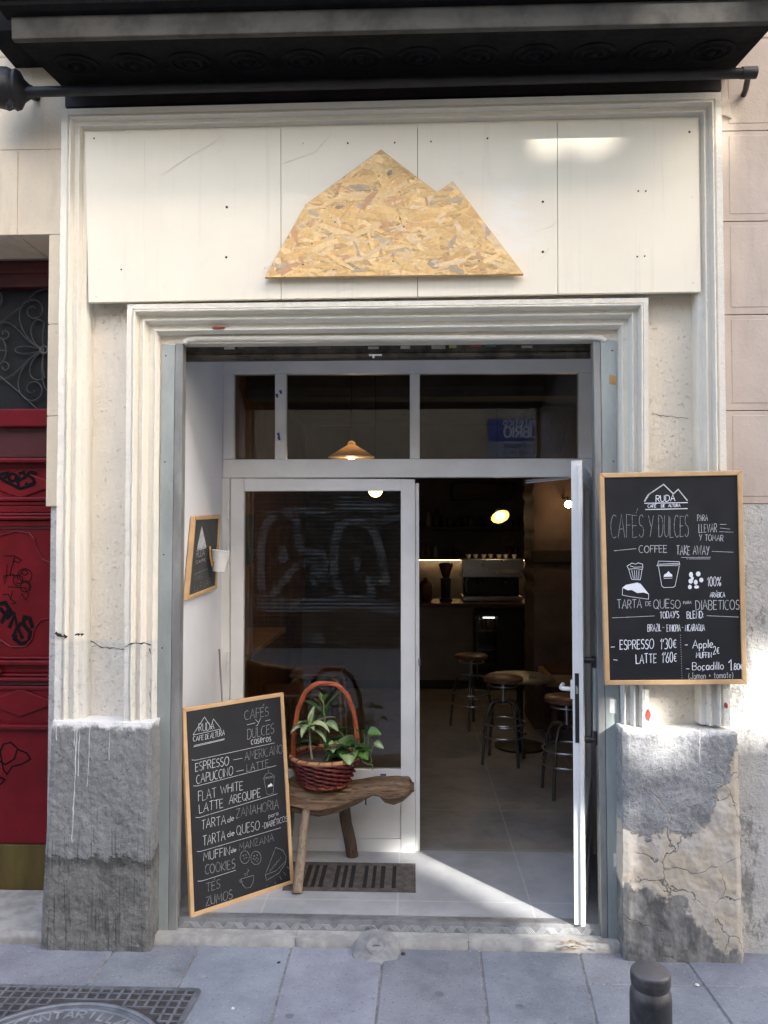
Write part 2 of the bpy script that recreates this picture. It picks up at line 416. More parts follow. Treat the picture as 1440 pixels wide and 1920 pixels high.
M['slate'] = simple('blackboard_slate', (.012, .013, .016), (.018, .019, .023), 5, .5, 0, .35)
M['slate_grey'] = simple('chalk_dusted_slate', (.05, .052, .05), (.075, .077, .074), 8, .7)
M['chalk'] = chalk_mat('white_chalk', (.60, .62, .64), .56)
M['chalk_bold'] = chalk_mat('bright_chalk_pen', (.82, .85, .90), .44)
M['chalk_faint'] = chalk_mat('faint_chalk', (.36, .37, .38), .6)
def wood(name, c1, c2, c3, ax=0, sc=1.0, bmp=.6):
    n = N(name)
    st = [9 * sc] * 3; st[ax] = 1.1 * sc
    v = n.mp(tuple(st))
    c = n.mix(n.step(n.noise(4, 7, .65, v, .6), .40, .60), c1, c2)
    c = n.mix(n.math('MULTIPLY', n.step(n.noise(14, 4, .7, v, .3), .56, .64), .7), c, c3)
    c = n.mix(n.math('MULTIPLY', n.step(n.noise(7, 7, .7, v), .55, .68), .75), c, c3)
    n.bump(n.math('ADD', n.noise(8, 7, .7, v, .5), n.math('MULTIPLY', n.noise(22, 5, .7, v), .7)), bmp, .012)
    return n.fin(c, .7, 0, .3)
M['drift'] = wood('weathered_log_wood', (.30, .20, .12), (.17, .105, .06), (.04, .026, .017))
M['leg_pale'] = wood('bare_pale_branch', (.34, .26, .185), (.26, .195, .135), (.14, .10, .07), 2)
M['leg_dark'] = wood('dark_branch', (.15, .10, .07), (.10, .067, .045), (.04, .028, .02), 2)
M['wicker'] = simple('dark_red_wicker', (.17, .022, .016), (.09, .012, .010), 30, .4, 0, .5, .3, 150)
M['wicker_rim'] = simple('tan_wicker_rim', (.46, .25, .12), (.34, .16, .07), 30, .5, 0, .4, .3, 150)
M['wicker_handle'] = simple('orange_red_cane', (.44, .105, .040), (.33, .07, .028), 18, .4, 0, .5, .3, 100)
M['soil'] = simple('potting_soil', (.035, .025, .018), (.07, .05, .035), 60, .95, bump=1, bscale=90, bdist=.006)
M['grate'] = simple('rusty_cast_grate', (.16, .135, .12), (.09, .075, .065), 22, .65, .35, bump=.5, bscale=80, bdist=.002)
M['drain_shade'] = simple('painted_drain_shade', (.012, .010, .009), (.02, .017, .015), 9, .9)
M['letter_iron'] = simple('polished_iron_letters', (.42, .425, .43), (.28, .285, .29), 30, .5, .2)
M['cast_iron'] = simple('worn_cast_iron', (.24, .25, .27), (.15, .157, .17), 14, .5, .4, bump=.3, bscale=120)
def worn_iron():
    n = N('dark_bollard_iron'); c = n.mix(n.step(n.noise(9, 7, .7), .35, .68), (.040, .038, .042), (.022, .021, .024))
    c = n.mix(n.math('MULTIPLY', n.step(n.noise(26, 7, .75), .60, .70), .7), c, (.11, .10, .095))
    geo = n.n.new('ShaderNodeNewGeometry'); edge = n.step(n.math('ADD', geo.outputs['Pointiness'], n.math('MULTIPLY', n.noise(40, 4), .06)), .545, .60)
    c = n.mix(n.math('MULTIPLY', edge, .6), c, (.20, .18, .17)); n.bump(n.noise(90, 5, .7), .35, .002)
    return n.fin(c, n.math('MULTIPLY_ADD', n.noise(18, 5), .4, .28), .2, .5)
M['bollard'] = worn_iron()
def checker():
    n = N('aluminium_checker_plate')
    c = n.mix(n.step(n.noise(16, 6, .7), .4, .7), (.44, .445, .45), (.28, .285, .29))
    return n.fin(c, n.math('MULTIPLY_ADD', n.noise(40, 4), .3, .3), .7, .5)
M['checker'] = checker(); M['tread'] = simple('bright_tread', (.62, .63, .64), (.5, .5, .51), 30, .4, .3)  # tread bars coloured brighter than the plate to stand in for reflections
M['glass'] = glass_mat('window_glass', (.88, .88, .88), .02)
M['glass_dark'] = glass_mat('dusty_dark_glass', (.74, .75, .75), .02)
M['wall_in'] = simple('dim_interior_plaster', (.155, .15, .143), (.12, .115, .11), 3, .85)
M['wall_brown'] = simple('brown_interior_wall', (.30, .145, .06), (.22, .11, .05), 3, .8)
M['pillar'] = plaster('bare_brick_pillar', (.14, .105, .09), (.09, .066, .056), 1.0, 1.6, .5, False)
M['beam'] = simple('black_timber_beam', (.018, .014, .012), (.03, .022, .018), 14, .8, bump=.6)
M['counter'] = simple('grey_counter_front', (.24, .235, .23), (.20, .195, .19), 4, .6)
M['counter_top'] = simple('dark_red_counter_top', (.09, .035, .025), (.06, .025, .02), 6, .4, stretch=(1, 6, 1))
M['shelf'] = simple('dark_shelf_wood', (.09, .045, .025), (.06, .03, .018), 12, .6, stretch=(.3, 3, 3))
M['steel'] = simple('brushed_steel', (.5, .5, .5), (.46, .46, .46), 2, .3, .9)
M['stool_tube'] = simple('dull_steel_tube', (.13, .125, .12), (.09, .085, .08), 8, .35, .6)
M['black_plastic'] = simple('black_plastic', (.015, .015, .016), (.022, .022, .024), 9, .4)
M['seat_wood'] = simple('varnished_seat_wood', (.15, .07, .038), (.10, .045, .024), 10, .4, stretch=(.4, 3, 3))
M['pale_wood'] = simple('pale_box_wood', (.42, .25, .10), (.34, .19, .075), 8, .55, stretch=(.4, 3, 3))
M['ceramic'] = simple('white_ceramic', (.72, .70, .66), (.66, .64, .60), 6, .3)
M['ceramic_dull'] = simple('dull_cream_ceramic', (.36, .34, .30), (.30, .28, .25), 8, .4)
M['glass_jar'] = simple('grey_filled_jar', (.20, .17, .13), (.13, .11, .09), 20, .15)
M['jar'] = simple('brown_glass_jar', (.10, .05, .03), (.06, .03, .02), 8, .15)
M['shade_cream'] = simple('cream_enamel_shade', (.62, .50, .33), (.55, .44, .28), 6, .5)
M['shade_yellow'] = simple('yellow_enamel_shade', (.70, .60, .28), (.64, .54, .24), 6, .45)
def translucent(name, c):
    n = N(name); n.fin(c, .6, 0, .3); t = n.n.new('ShaderNodeBsdfTranslucent'); t.inputs[0].default_value = (*c, 1)
    mx = n.n.new('ShaderNodeMixShader'); mx.inputs[0].default_value = .45; n.l(n.b.outputs[0], mx.inputs[1]); n.l(t.outputs[0], mx.inputs[2]); n.l(mx.outputs[0], n.out.inputs[0]); return n.m
M['shade_cream'] = translucent('cream_fabric_shade', (.66, .56, .42))
M['bulb'] = emit('lit_warm_bulb', (1, .62, .28), 9)
M['bulb_soft'] = emit('lit_opal_shade', (1, .66, .28), 2.2)
M['led'] = emit('warm_led_strip', (1, .62, .28), 3.2)
M['fridge_light'] = emit('fridge_tube', (.9, 1, .95), 1.0)
M['blue_sign'] = simple('blue_sign_panel', (.06, .09, .30), (.05, .08, .27), 4, .4)
M['white_sign'] = simple('white_sign_letters', (.8, .8, .8), (.75, .75, .75), 4, .5)
M['crack'] = simple('dark_crack', (.05, .042, .035), (.03, .026, .022), 30, .95)
M['wpaint'] = simple('white_paint_run', (.74, .73, .70), (.66, .65, .62), 20, .7)
M['paper'] = simple('white_paper', (.80, .78, .74), (.75, .73, .70), 5, .7)
M['chip'] = simple('dry_wood_chip', (.42, .34, .24), (.30, .23, .16), 40, .8)
M['twig'] = simple('golden_twine', (.45, .27, .10), (.36, .2, .07), 20, .6)
M['opp_wall'] = simple('ochre_street_wall', (.48, .38, .27), (.40, .32, .23), 2, .85)
M['opp_shutter'] = simple('dark_roller_shutter', (.05, .052, .056), (.035, .037, .04), 6, .5, .2)
def striped():
    n = N('pale_graffiti_paint'); x, y, z = n.sep()
    c = n.mix(n.step(n.noise(5, 6, .7), .35, .65), (.66, .72, .76), (.34, .39, .42)); n.fin(c, .7)
    f = n.math('FRACT', n.math('DIVIDE', z, SLAT)); a = n.math('MULTIPLY', n.step(f, .30, .42), n.step(f, .95, .85))
    n.l(n.math('MULTIPLY', a, n.math('MULTIPLY', n.step(n.noise(4, 7, .75), .30, .60), .8)), n.b.inputs['Alpha']); return n.m
SLAT = .0585
M['opp_graffiti'] = striped()

# ------------------------------------------------------------------ chalk lettering: a single-stroke hand
def arc(cx, cy, rx, ry, a0, a1, n=10):
    return [(cx + rx * math.cos(R(a0 + (a1 - a0) * i / n)), cy + ry * math.sin(R(a0 + (a1 - a0) * i / n))) for i in range(n + 1)]
G = {
 'A': (.70, [[(0, 0), (.37, 1), (.70, 0)], [(.10, .36), (.60, .38)]]),
 'B': (.56, [[(.02, 0), (0, 1)], [(0, 1)] + arc(.26, .76, .27, .24, 90, -90, 8) + [(.02, .52)], [(.2, .52)] + arc(.26, .26, .30, .26, 90, -90, 8) + [(0, 0)]]),
 'C': (.60, [arc(.36, .5, .36, .5, 55, 305, 14)]),
 'D': (.62, [[(.02, 0), (0, 1)], [(-.03, 1)] + arc(.20, .5, .42, .5, 90, -90, 12) + [(0, 0)]]),
 'E': (.50, [[(.5, .98), (0, 1), (.02, 0), (.5, .03)], [(.02, .52), (.42, .54)]]),
 'F': (.48, [[(.5, .98), (0, 1), (.02, 0)], [(.02, .52), (.40, .54)]]),
 'G': (.64, [arc(.36, .5, .36, .5, 55, 340, 14) + [(.69, .44), (.42, .44)]]),
 'H': (.60, [[(0, 1), (.02, 0)], [(.60, 1), (.58, 0)], [(.01, .5), (.59, .53)]]),
 'I': (.06, [[(.03, 1), (.03, 0)]]),
 'J': (.45, [[(.42, 1)] + arc(.2, .25, .22, .25, 0, -170, 8)]),
 'K': (.56, [[(0, 1), (.02, 0)], [(.54, 1), (.02, .45), (.58, 0)]]),
 'L': (.46, [[(0, 1), (.02, 0), (.48, .02)]]),
 'M': (.80, [[(0, 0), (.1, 1), (.4, .35), (.70, 1), (.80, 0)]]),
 'N': (.60, [[(0, 0), (.02, 1), (.58, 0), (.60, 1)]]),
 'O': (.70, [arc(.35, .5, .35, .5, 95, 458, 18)]),
 'P': (.54, [[(.02, 0), (0, 1)], [(-.02, 1)] + arc(.26, .74, .28, .26, 90, -90, 8) + [(.02, .48)]]),
 'Q': (.72, [arc(.35, .5, .35, .5, 95, 458, 18), [(.42, .22), (.74, -.10)]]),
 'R': (.58, [[(.02, 0), (0, 1)], [(-.02, 1)] + arc(.26, .75, .28, .25, 90, -90, 8) + [(.02, .5)], [(.22, .5), (.58, 0)]]),
 'S': (.50, [arc(.27, .75, .23, .25, 35, 265, 10)[:] + arc(.25, .25, .25, .26, 85, -150, 10)]),
 'T': (.60, [[(0, .98), (.60, 1)], [(.30, 1), (.31, 0)]]),
 'U': (.60, [[(0, 1), (.01, .3)] + arc(.3, .28, .29, .28, 180, 360, 10) + [(.60, 1)]]),
 'V': (.62, [[(0, 1), (.31, 0), (.62, 1)]]),
 'W': (.90, [[(0, 1), (.22, 0), (.45, .8), (.68, 0), (.90, 1)]]),
 'Y': (.60, [[(0, 1), (.30, .48)], [(.60, 1), (.20, 0)]]),
 'Z': (.58, [[(.02, .98), (.56, 1), (0, 0), (.58, .03)]]),
 'a': (.42, [arc(.2, .28, .2, .28, 60, 390, 12), [(.40, .56), (.40, .05), (.46, 0)]]),
 'c': (.38, [arc(.22, .28, .22, .28, 55, 305, 10)]),
 'd': (.44, [arc(.2, .28, .2, .28, 60, 390, 12), [(.42, 1), (.40, .05), (.46, 0)]]),
 'e': (.40, [[(.02, .28), (.38, .32)] + arc(.2, .30, .2, .28, 10, 310, 12)]),
 'f': (.34, [arc(.3, .8, .16, .2, 60, 180, 6) + [(.14, 0)], [(0, .56), (.32, .57)]]),
 'i': (.08, [[(.04, .56), (.04, 0)], [(.04, .76), (.05, .80)]]),
 'l': (.08, [[(.03, 1), (.04, 0)]]),
 'm': (.66, [[(0, .56), (.01, 0)], [(.01, .4)] + arc(.16, .38, .15, .18, 150, 0, 6) + [(.31, 0)], [(.32, .4)] + arc(.48, .38, .15, .18, 150, 0, 6) + [(.64, 0)]]),
 'n': (.38, [[(0, .56), (.01, 0)], [(.01, .36)] + arc(.19, .36, .18, .20, 150, 0, 6) + [(.37, 0)]]),
 'o': (.42, [arc(.21, .28, .21, .28, 90, 450, 14)]),
 'p': (.42, [[(0, .56), (.02, -.36)], arc(.21, .28, .2, .28, 170, -170, 12)]),
 'r': (.30, [[(0, .56), (.01, 0)], [(.01, .34)] + arc(.2, .36, .18, .2, 150, 50, 5)]),
 's': (.34, [arc(.18, .42, .15, .14, 40, 260, 7) + arc(.16, .14, .17, .15, 80, -150, 7)]),
 't': (.36, [[(.16, .85), (.16, .1), (.22, 0), (.32, .04)], [(0, .58), (.34, .60)]]),
 'u': (.40, [[(0, .56), (.01, .18)] + arc(.19, .18, .18, .18, 180, 330, 6) + [(.38, .56), (.40, 0)]]),
 'y': (.42, [[(0, .56), (.2, .05)], [(.42, .56), (.12, -.36), (0, -.34)]]),
 '0': (.50, [arc(.25, .5, .25, .5, 90, 450, 16)]),
 '1': (.26, [[(0, .74), (.2, 1), (.19, 0)]]),
 '2': (.50, [arc(.24, .74, .24, .26, 165, -30, 8) + [(0, 0), (.52, .02)]]),
 '3': (.48, [arc(.2, .75, .24, .25, 130, -85, 8), arc(.2, .26, .27, .27, 85, -140, 8)]),
 '6': (.50, [[(.4, 1), (.08, .5)] + arc(.25, .27, .25, .27, 150, -210, 14)]),
 '7': (.46, [[(0, 1), (.46, 1), (.14, 0)]]),
 '8': (.48, [arc(.24, .75, .2, .24, 90, 450, 12), arc(.24, .26, .25, .26, 90, 450, 12)]),
 '%': (.66, [[(.6, 1), (.06, 0)], arc(.13, .8, .13, .17, 90, 450, 8), arc(.52, .18, .13, .17, 90, 450, 8)]),
 '€': (.50, [arc(.32, .4, .26, .38, 55, 305, 10), [(0, .46), (.38, .48)], [(0, .3), (.36, .32)]]),
 '+': (.36, [[(0, .4), (.36, .42)], [(.18, .6), (.18, .2)]]),
 '-': (.40, [[(0, .42), (.4, .44)]]),
 '.': (.08, [[(.0, .0), (.07, .03)]]), ':': (.08, [[(0, .1), (.06, .14)], [(0, .5), (.06, .54)]]),
 '·': (.10, [[(0, .4), (.09, .44)]]), "'": (.10, [[(.08, 1.02), (.02, .74)]]),
 '(': (.24, [arc(.34, .4, .34, .62, 125, 235, 8)]), ')': (.24, [arc(-.1, .4, .34, .62, 55, -55, 8)]),
 '´': (.0, [[(-.3, 1.12), (-.12, 1.32)]]), '`': (.0, [[(-.3, .72), (-.12, .9)]]), ' ': (.34, []),
}
class Board:
    def __init__(s, p0, nrm, conv=None): s.p0 = Vector(p0); s.n = nrm.normalized(); s.conv = conv or (lambda x, y: (x, y)); s.k = 0
    def pt(s, x, y):
        px, py = s.conv(x, y); return pl(px, py, s.p0, s.n)
    def stroke(s, mb, pts, wd):
        s.k += 1; wd = [v * CHK for v in wd] if isinstance(wd, list) else wd * CHK; mb.ribbon([s.pt(*p) for p in pts], wd, s.n, .0012 + s.k * .000012)
    def fill(s, mb, pts):
        s.k += 1; lf = s.n * (.0012 + s.k * .000012)
        mb.add([s.pt(*p) + lf for p in pts], [tuple(range(len(pts)))])
    def text(s, mb, txt, x0, y0, x1, y1, h, wd=.0035, gap=.16, jit=.03):
        tot = 0; items = []
        for ch in txt:
            g = G.get(ch) or G[ch.upper()]; items.append((tot, g)); tot += g[0] + (gap if g[0] else 0)
        tot -= gap; L = math.hypot(x1 - x0, y1 - y0); sx = L / tot; ux, uy = (x1 - x0) / L, (y1 - y0) / L
        for off, (gw, strokes) in items:
            jy = random.uniform(-jit, jit); js = 1 + random.uniform(-jit, jit) * 1.6; sk = random.uniform(-.05, .05)
            for st in strokes:
                P = []
                for gx, gy in st:
                    X = (off + gx + sk * gy) * sx; Yy = (gy * js + jy) * h
                    P.append((x0 + ux * X, y0 + uy * X - Yy))
                s.stroke(mb, P, wd * random.uniform(.85, 1.15))
NF = Vector((0, -1, 0)); CHK = 1.0

# ================================================================== GROUND
def quadz(mb, x0, x1, y0, y1, z0, z1): mb.box(x0, x1, y0, y1, z0, z1)
g = MB(); g.box(-40, 40, -40, .02, -.30, -.005); struct(g.build('ground', M['joint']))
pv = MB()
# paving slabs: near-wall row, main rows; joints run roughly towards the wall
def slab(x0a, x1a, x0b, x1b, ya, yb, gap=.004):
    k = random.uniform(.88, 1.1); b = random.uniform(.97, 1.04); pv.col = (k, k * b, k * b * random.uniform(.98, 1.04))
    h = random.uniform(-.0015, .0015)
    top = [(x0a + gap, ya + gap, h), (x1a - gap, ya + gap, h), (x1b - gap, yb - gap, h), (x0b + gap, yb - gap, h)]
    e = .004
    low = [(p[0], p[1], -.05) for p in top]
    mid = [(p[0], p[1], p[2] - e) for p in top]
    cx = sum(p[0] for p in top) / 4; cy = sum(p[1] for p in top) / 4
    ins = [(p[0] + (e if p[0] < cx else -e), p[1] + (e if p[1] < cy else -e), p[2]) for p in top]
    pv.add(ins + mid + low, [(0, 1, 2, 3)] + [(i, (i + 1) % 4, 4 + (i + 1) % 4, 4 + i) for i in range(4)] + [(4 + i, 4 + (i + 1) % 4, 8 + (i + 1) % 4, 8 + i) for i in range(4)])
jt = [gz(x, y, 0).x for x, y in ((-260, 1815), (190, 1815), (365, 1790), (540, 1795), (717, 1800), (900, 1790), (1090, 1800), (1285, 1800), (1560, 1800))]
jb = [gz(x, y, 0).x for x, y in ((-330, 1900), (150, 1856), (318, 1880), (506, 1920), (704, 1920), (914, 1910), (1120, 1920), (1372, 1920), (1700, 1920))]
yw_, ye = 0.0, gz(720, 1920, 0).y - .12
yr_left = gz(100, 1866, 0).y; yr_right = gz(1240, 1848, 0).y
def xi(i, y):
    a, b = (jt[i], -.12), (jb[i], gz(700, 1905, 0).y); t = (y - a[1]) / (b[1] - a[1]); return a[0] + (b[0] - a[0]) * t
for i in range(len(jt) - 1):
    ysp = yr_left if i < 2 else (yr_right if i >= 6 else None)
    ys = [.0] + ([ysp] if ysp else []) + [ye]
    for a, b in zip(ys[1:], ys[:-1]):
        slab(xi(i, a), xi(i + 1, a), xi(i, b), xi(i + 1, b), a, b)
for r in range(6):
    y1 = ye - r * .42; y0 = y1 - .42
    for k in range(-8, 9): slab(k * .62 + (r % 2) * .3, k * .62 + .62 + (r % 2) * .3, k * .62 + (r % 2) * .3, k * .62 + .62 + (r % 2) * .3, y0, y1)
for s_ in (-1, 1):
    for k in range(8):
        xa = (xi(0, -.5) - .62 * (k + 1)) if s_ < 0 else (xi(len(jt) - 1, -.5) + .62 * k)
        slab(xa, xa + .62, xa, xa + .62, ye, 0)
struct(pv.build('pavement', M['pave'], col=True))

# ================================================================== CAFE BUILDING
Yw, Yr, Yh, Ym, Yp = -.05, -.02, -.105, -.12, -.142
bld = thing('cafe_building', 'old street building with cream moulded shop portal, black balcony and grey plinths', 'building', (0, 0, 0))
ZT = 7.5; STEP = .076
xL0, xL1 = at(105, 700, Yw).x, at(157, 700, Yr).x       # outer moulding band left
xR1, xR0 = at(1312, 700, Yr).x, at(1362, 700, Yw).x
ZTOP = at(720, 190, Yw).z                               # top of moulding
# ---- left limestone courses
lc = MB(); dz = [at(100, y, Yw).z for y in (-60, 105, 280, 440, 608, 780, 950)]
door_x = at(88, 700, Yw).x; lint = at(50, 440, Yw).z
xi_ = at(116, 700, Yw).x + .02
gp = .0016
def course(mb, x0, x1, z0, z1, y0=Yw, d=.3): mb.box(x0 + gp, x1 - gp, y0, y0 + d, z0 + gp, z1 - gp)
for i in range(len(dz) - 1):
    z1, z0 = dz[i], dz[i + 1]
    if z0 >= lint - .01:
        course(lc, -1.75 + (.25 if i % 2 else 0), xi_, z0, z1)
        for k in range(5): course(lc, -1.75 - .8 * (k + 1) + (.25 if i % 2 else 0), -1.75 - .8 * k + (.25 if i % 2 else 0), z0, z1)
    else:
        course(lc, door_x, xi_, z0, z1)
        for k in range(4): course(lc, door_x - 1.5 - .8 * (k + 1), door_x - 1.5 - .8 * k, z0, z1)
lc.build('stone_wall', M['stone_left'], bld, bevel=.003)
mo = MB(); mo.box(-6, xi_ - .01, Yw + .004, Yw + .02, lint + .004, dz[0]); mo.box(door_x + .008, xi_ - .01, Yw + .004, Yw + .02, dz[-1] + .01, lint + .0035); mo.build('mortar_bed', M['stone_left'], bld)
lb = MB(); lb.box(door_x + .016, xi_, Yw + .02, Yw + .3, -.02, dz[-1]); lb.build('rendered_wall', M['render'], bld); lb = MB(); lb.box(-6, door_x - 1.5, Yw + .02, Yw + .3, -.02, dz[-1])
lb.build('rendered_wall', M['render'], bld)
up = MB(); up.box(-6, 6, Yw, .3, dz[0] + .01, ZT); up.box(-6, -1.75 - 3.95, Yw + .03, .3, dz[-1], dz[0]); up.box(xi_ + .003, at(1348, 700, Yw).x - .023, Yw + .03, .3, ZTOP + .052, dz[0] + .009); up.build('upper_wall', M['stone_left'], bld)
# ---- right sandstone courses and peeling render
rc = MB(); rz = [at(1400, y, Yw).z for y in (-60, 72, 245, 415, 590, 770, 945)]
rx0 = at(1348, 700, Yw).x - .02
for i in range(len(rz) - 1):
    course(rc, rx0, rx0 + 1.15 + .3 * (i % 2), rz[i + 1], rz[i])
    m_ = .02
    rc.box(at(1372, 700, Yw).x, rx0 + 1.15 - m_ + .3 * (i % 2), Yw - .002, Yw + .01, rz[i + 1] + m_ * 1.6, rz[i] - m_)
    for k in range(4): course(rc, rx0 + 1.15 + .3 * (i % 2) + .9 * k, rx0 + 2.05 + .3 * (i % 2) + .9 * k, rz[i + 1], rz[i])
rc.build('stone_wall', M['stone_right'], bld, bevel=.0025)
def rough_panel(mb, P, depth, nx, nz, amp, sc, seed=0, edge=.5):
    """P: four front corners (tl, tr, br, bl) in world; front displaced towards the street by noise"""
    tl, tr, br, bl = [Vector(p) for p in P]; vs = []; fs = []
    for j in range(nz + 1):
        for i in range(nx + 1):
            u, v = i / nx, j / nz
            p = (tl * (1 - u) + tr * u) * (1 - v) + (bl * (1 - u) + br * u) * v
            q = p * sc + Vector((seed, seed * 2, 0))
            d = (noise.noise(q) + .5 * noise.noise(q * 2.7) + .25 * noise.noise(q * 6.1)) * amp
            ed = min(u, 1 - u, v) * 2 * max((tr - tl).length, .01)
            rnd = max(0, 1 - min(min(u, 1 - u) * (tr - tl).length, v * (bl - tl).length) / .02) * .010 * edge
            ex = 0
            if i in (0, nx): ex = noise.noise(Vector((seed + i, p.z * 14, 3))) * amp * 1.2
            vs.append(p + Vector((ex, -d + rnd, 0)))
    for j in range(nz):
        for i in range(nx):
            a = j * (nx + 1) + i; fs.append((a, a + 1, a + nx + 2, a + nx + 1))
    b = len(vs); bor = [i for i in range(nx + 1)] + [j * (nx + 1) + nx for j in range(1, nz + 1)] + [nz * (nx + 1) + i for i in range(nx - 1, -1, -1)] + [j * (nx + 1) for j in range(nz - 1, 0, -1)]
    for k in bor: vs.append(Vector((vs[k].x, P[0].y + depth, vs[k].z)))
    m = len(bor)
    for k in range(m): fs.append((bor[k], bor[(k + 1) % m], b + (k + 1) % m, b + k))
    mb.add(vs, fs)
rr = MB(); Yrr = Yw - .012
rough_panel(rr, [Vector((rx0, Yrr, rz[-1] - .002)), Vector((6, Yrr, rz[-1] - .002)), Vector((6, Yrr, -.03)), Vector((rx0, Yrr, -.03))], .3, 160, 50, .006, 5, 3, 0)
rr.build('rendered_wall', M['render'], bld, smooth=50)
# ---- portal body (plate with the shop opening)
oxl, oxr, ozt = at(334, 1000, Yr).x, at(1126, 1000, Yr).x, at(720, 641, Yr).z
pb = MB(); zb = at(720, 1360, Yr).z
for x0, x1, z0, z1 in ((xi_, oxl, -.02, ozt), (oxr, rx0, -.02, ozt), (xi_, rx0, ozt, ZTOP + .05)):
    pb.box(x0, x1, Yr, .058, z0, z1)
pb.build('portal_wall', M['cream_rough'], bld)
# ---- mouldings: profile swept around a three-sided path
def moulding(outer, inner, Y0, prof, name, mat, n=230, jit=.0022, seed=0):
    mb = MB(); path = []
    for k in range(3):
        for i in range(n + (1 if k == 2 else 0)):
            t = i / n
            path.append((Vector(outer[k]).lerp(Vector(outer[k + 1]), t), Vector(inner[k]).lerp(Vector(inner[k + 1]), t)))
    vs = []; fs = []; m = len(prof)
    for o, i_ in path:
        for t, h in prof:
            p = o.lerp(i_, t); q = p * 30 + Vector((seed, 0, h * 40))
            jj = (noise.noise(q) + .7 * noise.noise(q * 2.7) + 1.2 * noise.noise(p * 6)) * jit * .75
            vs.append(Vector((p.x + jj * .6, Y0 - h + jj, p.z + jj * .4)))
    for a in range(len(path) - 1):
        for b in range(m - 1): fs.append((a * m + b, a * m + b + 1, (a + 1) * m + b + 1, (a + 1) * m + b))
    fs.append(tuple(range(m))); fs.append(tuple((len(path) - 1) * m + b for b in range(m - 1, -1, -1)))
    mb.add(vs, fs); return mb.build(name, mat, bld, smooth=38)
def V(px, py, Y): return at(px, py, Y)
prof_out = [(0, -.02), (0, .060), (.03, .070), (.26, .068), (.31, .058), (.34, .066), (.37, .075), (.42, .076), (.46, .062), (.485, .048), (.60, .046), (.635, .053), (.67, .062), (.72, .063), (.76, .048), (.785, .034), (.95, .034), (1.0, .022), (1.0, -.04)]
moulding([V(100, 1352, Ym), V(114, 203, Ym), V(1354, 171, Ym), V(1371, 1362, Ym)], [V(151, 1352, Ym), V(161, 247, Ym), V(1308, 221, Ym), V(1319, 1362, Ym)], Yw, prof_out, 'outer_moulding', M['cream_mould'], seed=1)
prof_in = [(0, -.02), (0, .084), (.025, .094), (.19, .092), (.22, .086), (.25, .095), (.28, .101), (.32, .099), (.35, .078), (.38, .060), (.48, .060), (.51, .069), (.55, .077), (.60, .074), (.64, .050), (.67, .034), (.82, .036), (.86, .044), (.92, .048), (.96, .040), (1.0, .012), (1.0, -.02)]
moulding([V(233, 1352, -.1), V(239, 571, -.1), V(1215, 559, -.1), V(1216, 1362, -.1)], [V(284, 1352, -.1), V(291, 621, -.1), V(1166, 609, -.1), V(1172, 1362, -.1)], Yr, prof_in, 'inner_moulding', M['cream_mould'], seed=5)
# ---- soft rolled lintel lip above the shutter
lp = MB(); a_, b_ = at(333, 637, Yr - .004), at(1148, 634, Yr - .004)
ys_ = [(0, 0), (.012, .006), (.02, .018), (.022, .03)]
lp.tube([a_ + Vector((.03, .0, -.014)), a_ + Vector((.05, 0, 0)), a_ + Vector((.09, 0, .004)), b_ + Vector((-.09, 0, .004)), b_ + Vector((-.05, 0, 0)), b_ + Vector((-.03, 0, -.014))], .013, 10)
lp.build('lintel_lip', M['cream_mould'], bld, smooth=60)
# ---- header boards with seams, screws
cx_ = [(159, 248), (526.5, 240), (783, 234), (1045, 228), (1309, 222)]; cb = [(166, 567), (527, 560), (783, 556), (1046, 551), (1314, 547)]
for i in range(4):
    hb = MB(); e = .45
    hb.pq([(cx_[i][0] + (e if i else 0), cx_[i][1]), (cx_[i + 1][0] - (e if i < 3 else 0), cx_[i + 1][1]), (cb[i + 1][0] - (e if i < 3 else 0), cb[i + 1][1]), (cb[i][0] + (e if i else 0), cb[i][1])], Yh + random.uniform(-.0008, .0008), .02)
    hb.build('header_board', M['board'], bld, bevel=.0012)
bk = MB(); bk.pq([(166, 255), (1304, 229), (1306, 540), (172, 560)], Yh + .021, .06); bk.build('header_backing', M['crack'], bld)
for (x, y, r) in ((176, 259, 2.2), (425, 388, 3.4), (424, 482, 3.2), (652, 268, 2.4), (568, 268, 1.8), (740, 267, 2.2), (808, 265, 2.2), (914, 259, 2.4), (1018, 378, 3.2), (1018, 472, 3.4), (1197, 358, 2.2), (1211, 358, 2.2), (1195, 481, 2.2), (1209, 480, 2.2), (1293, 247, 3), (1299, 369, 2), (186, 505, 1.6), (227, 505, 2.2), (306, 537, 1.8), (496, 502, 1.8), (180, 556, 1.8), (352, 558, 1.8), (660, 551, 1.6), (930, 546, 1.8), (1300, 530, 2)):
    sc_ = MB(); p = at(x, y, Yh - .0022); sc_.lathe([(0, 0), (r * .0016, .0004), (r * .0017, .004)], p, 10, Matrix.Rotation(R(-90), 3, 'X')); sc_.build('screw', M['crack'] if r > 2 else M['cream_rough'], bld)
hB = Board(at(720, 400, Yh), NF)
for P in ([(302, 329), (340, 303), (365, 288), (400, 268), (426, 246)], [(270, 262), (271, 330), (270, 420), (272, 540)], [(1010, 489), (1022, 478), (1030, 466)], [(1004, 435), (1035, 424), (1044, 412)], [(528, 307), (560, 296), (590, 287), (612, 262), (622, 248)]):
    sm = MB(); hB.stroke(sm, [(x + random.uniform(-1, 1), y) for x, y in P], [.0012 + .002 * random.random() for _ in P])
    sm.build('hairline_crack', M['cream_rough'], bld)
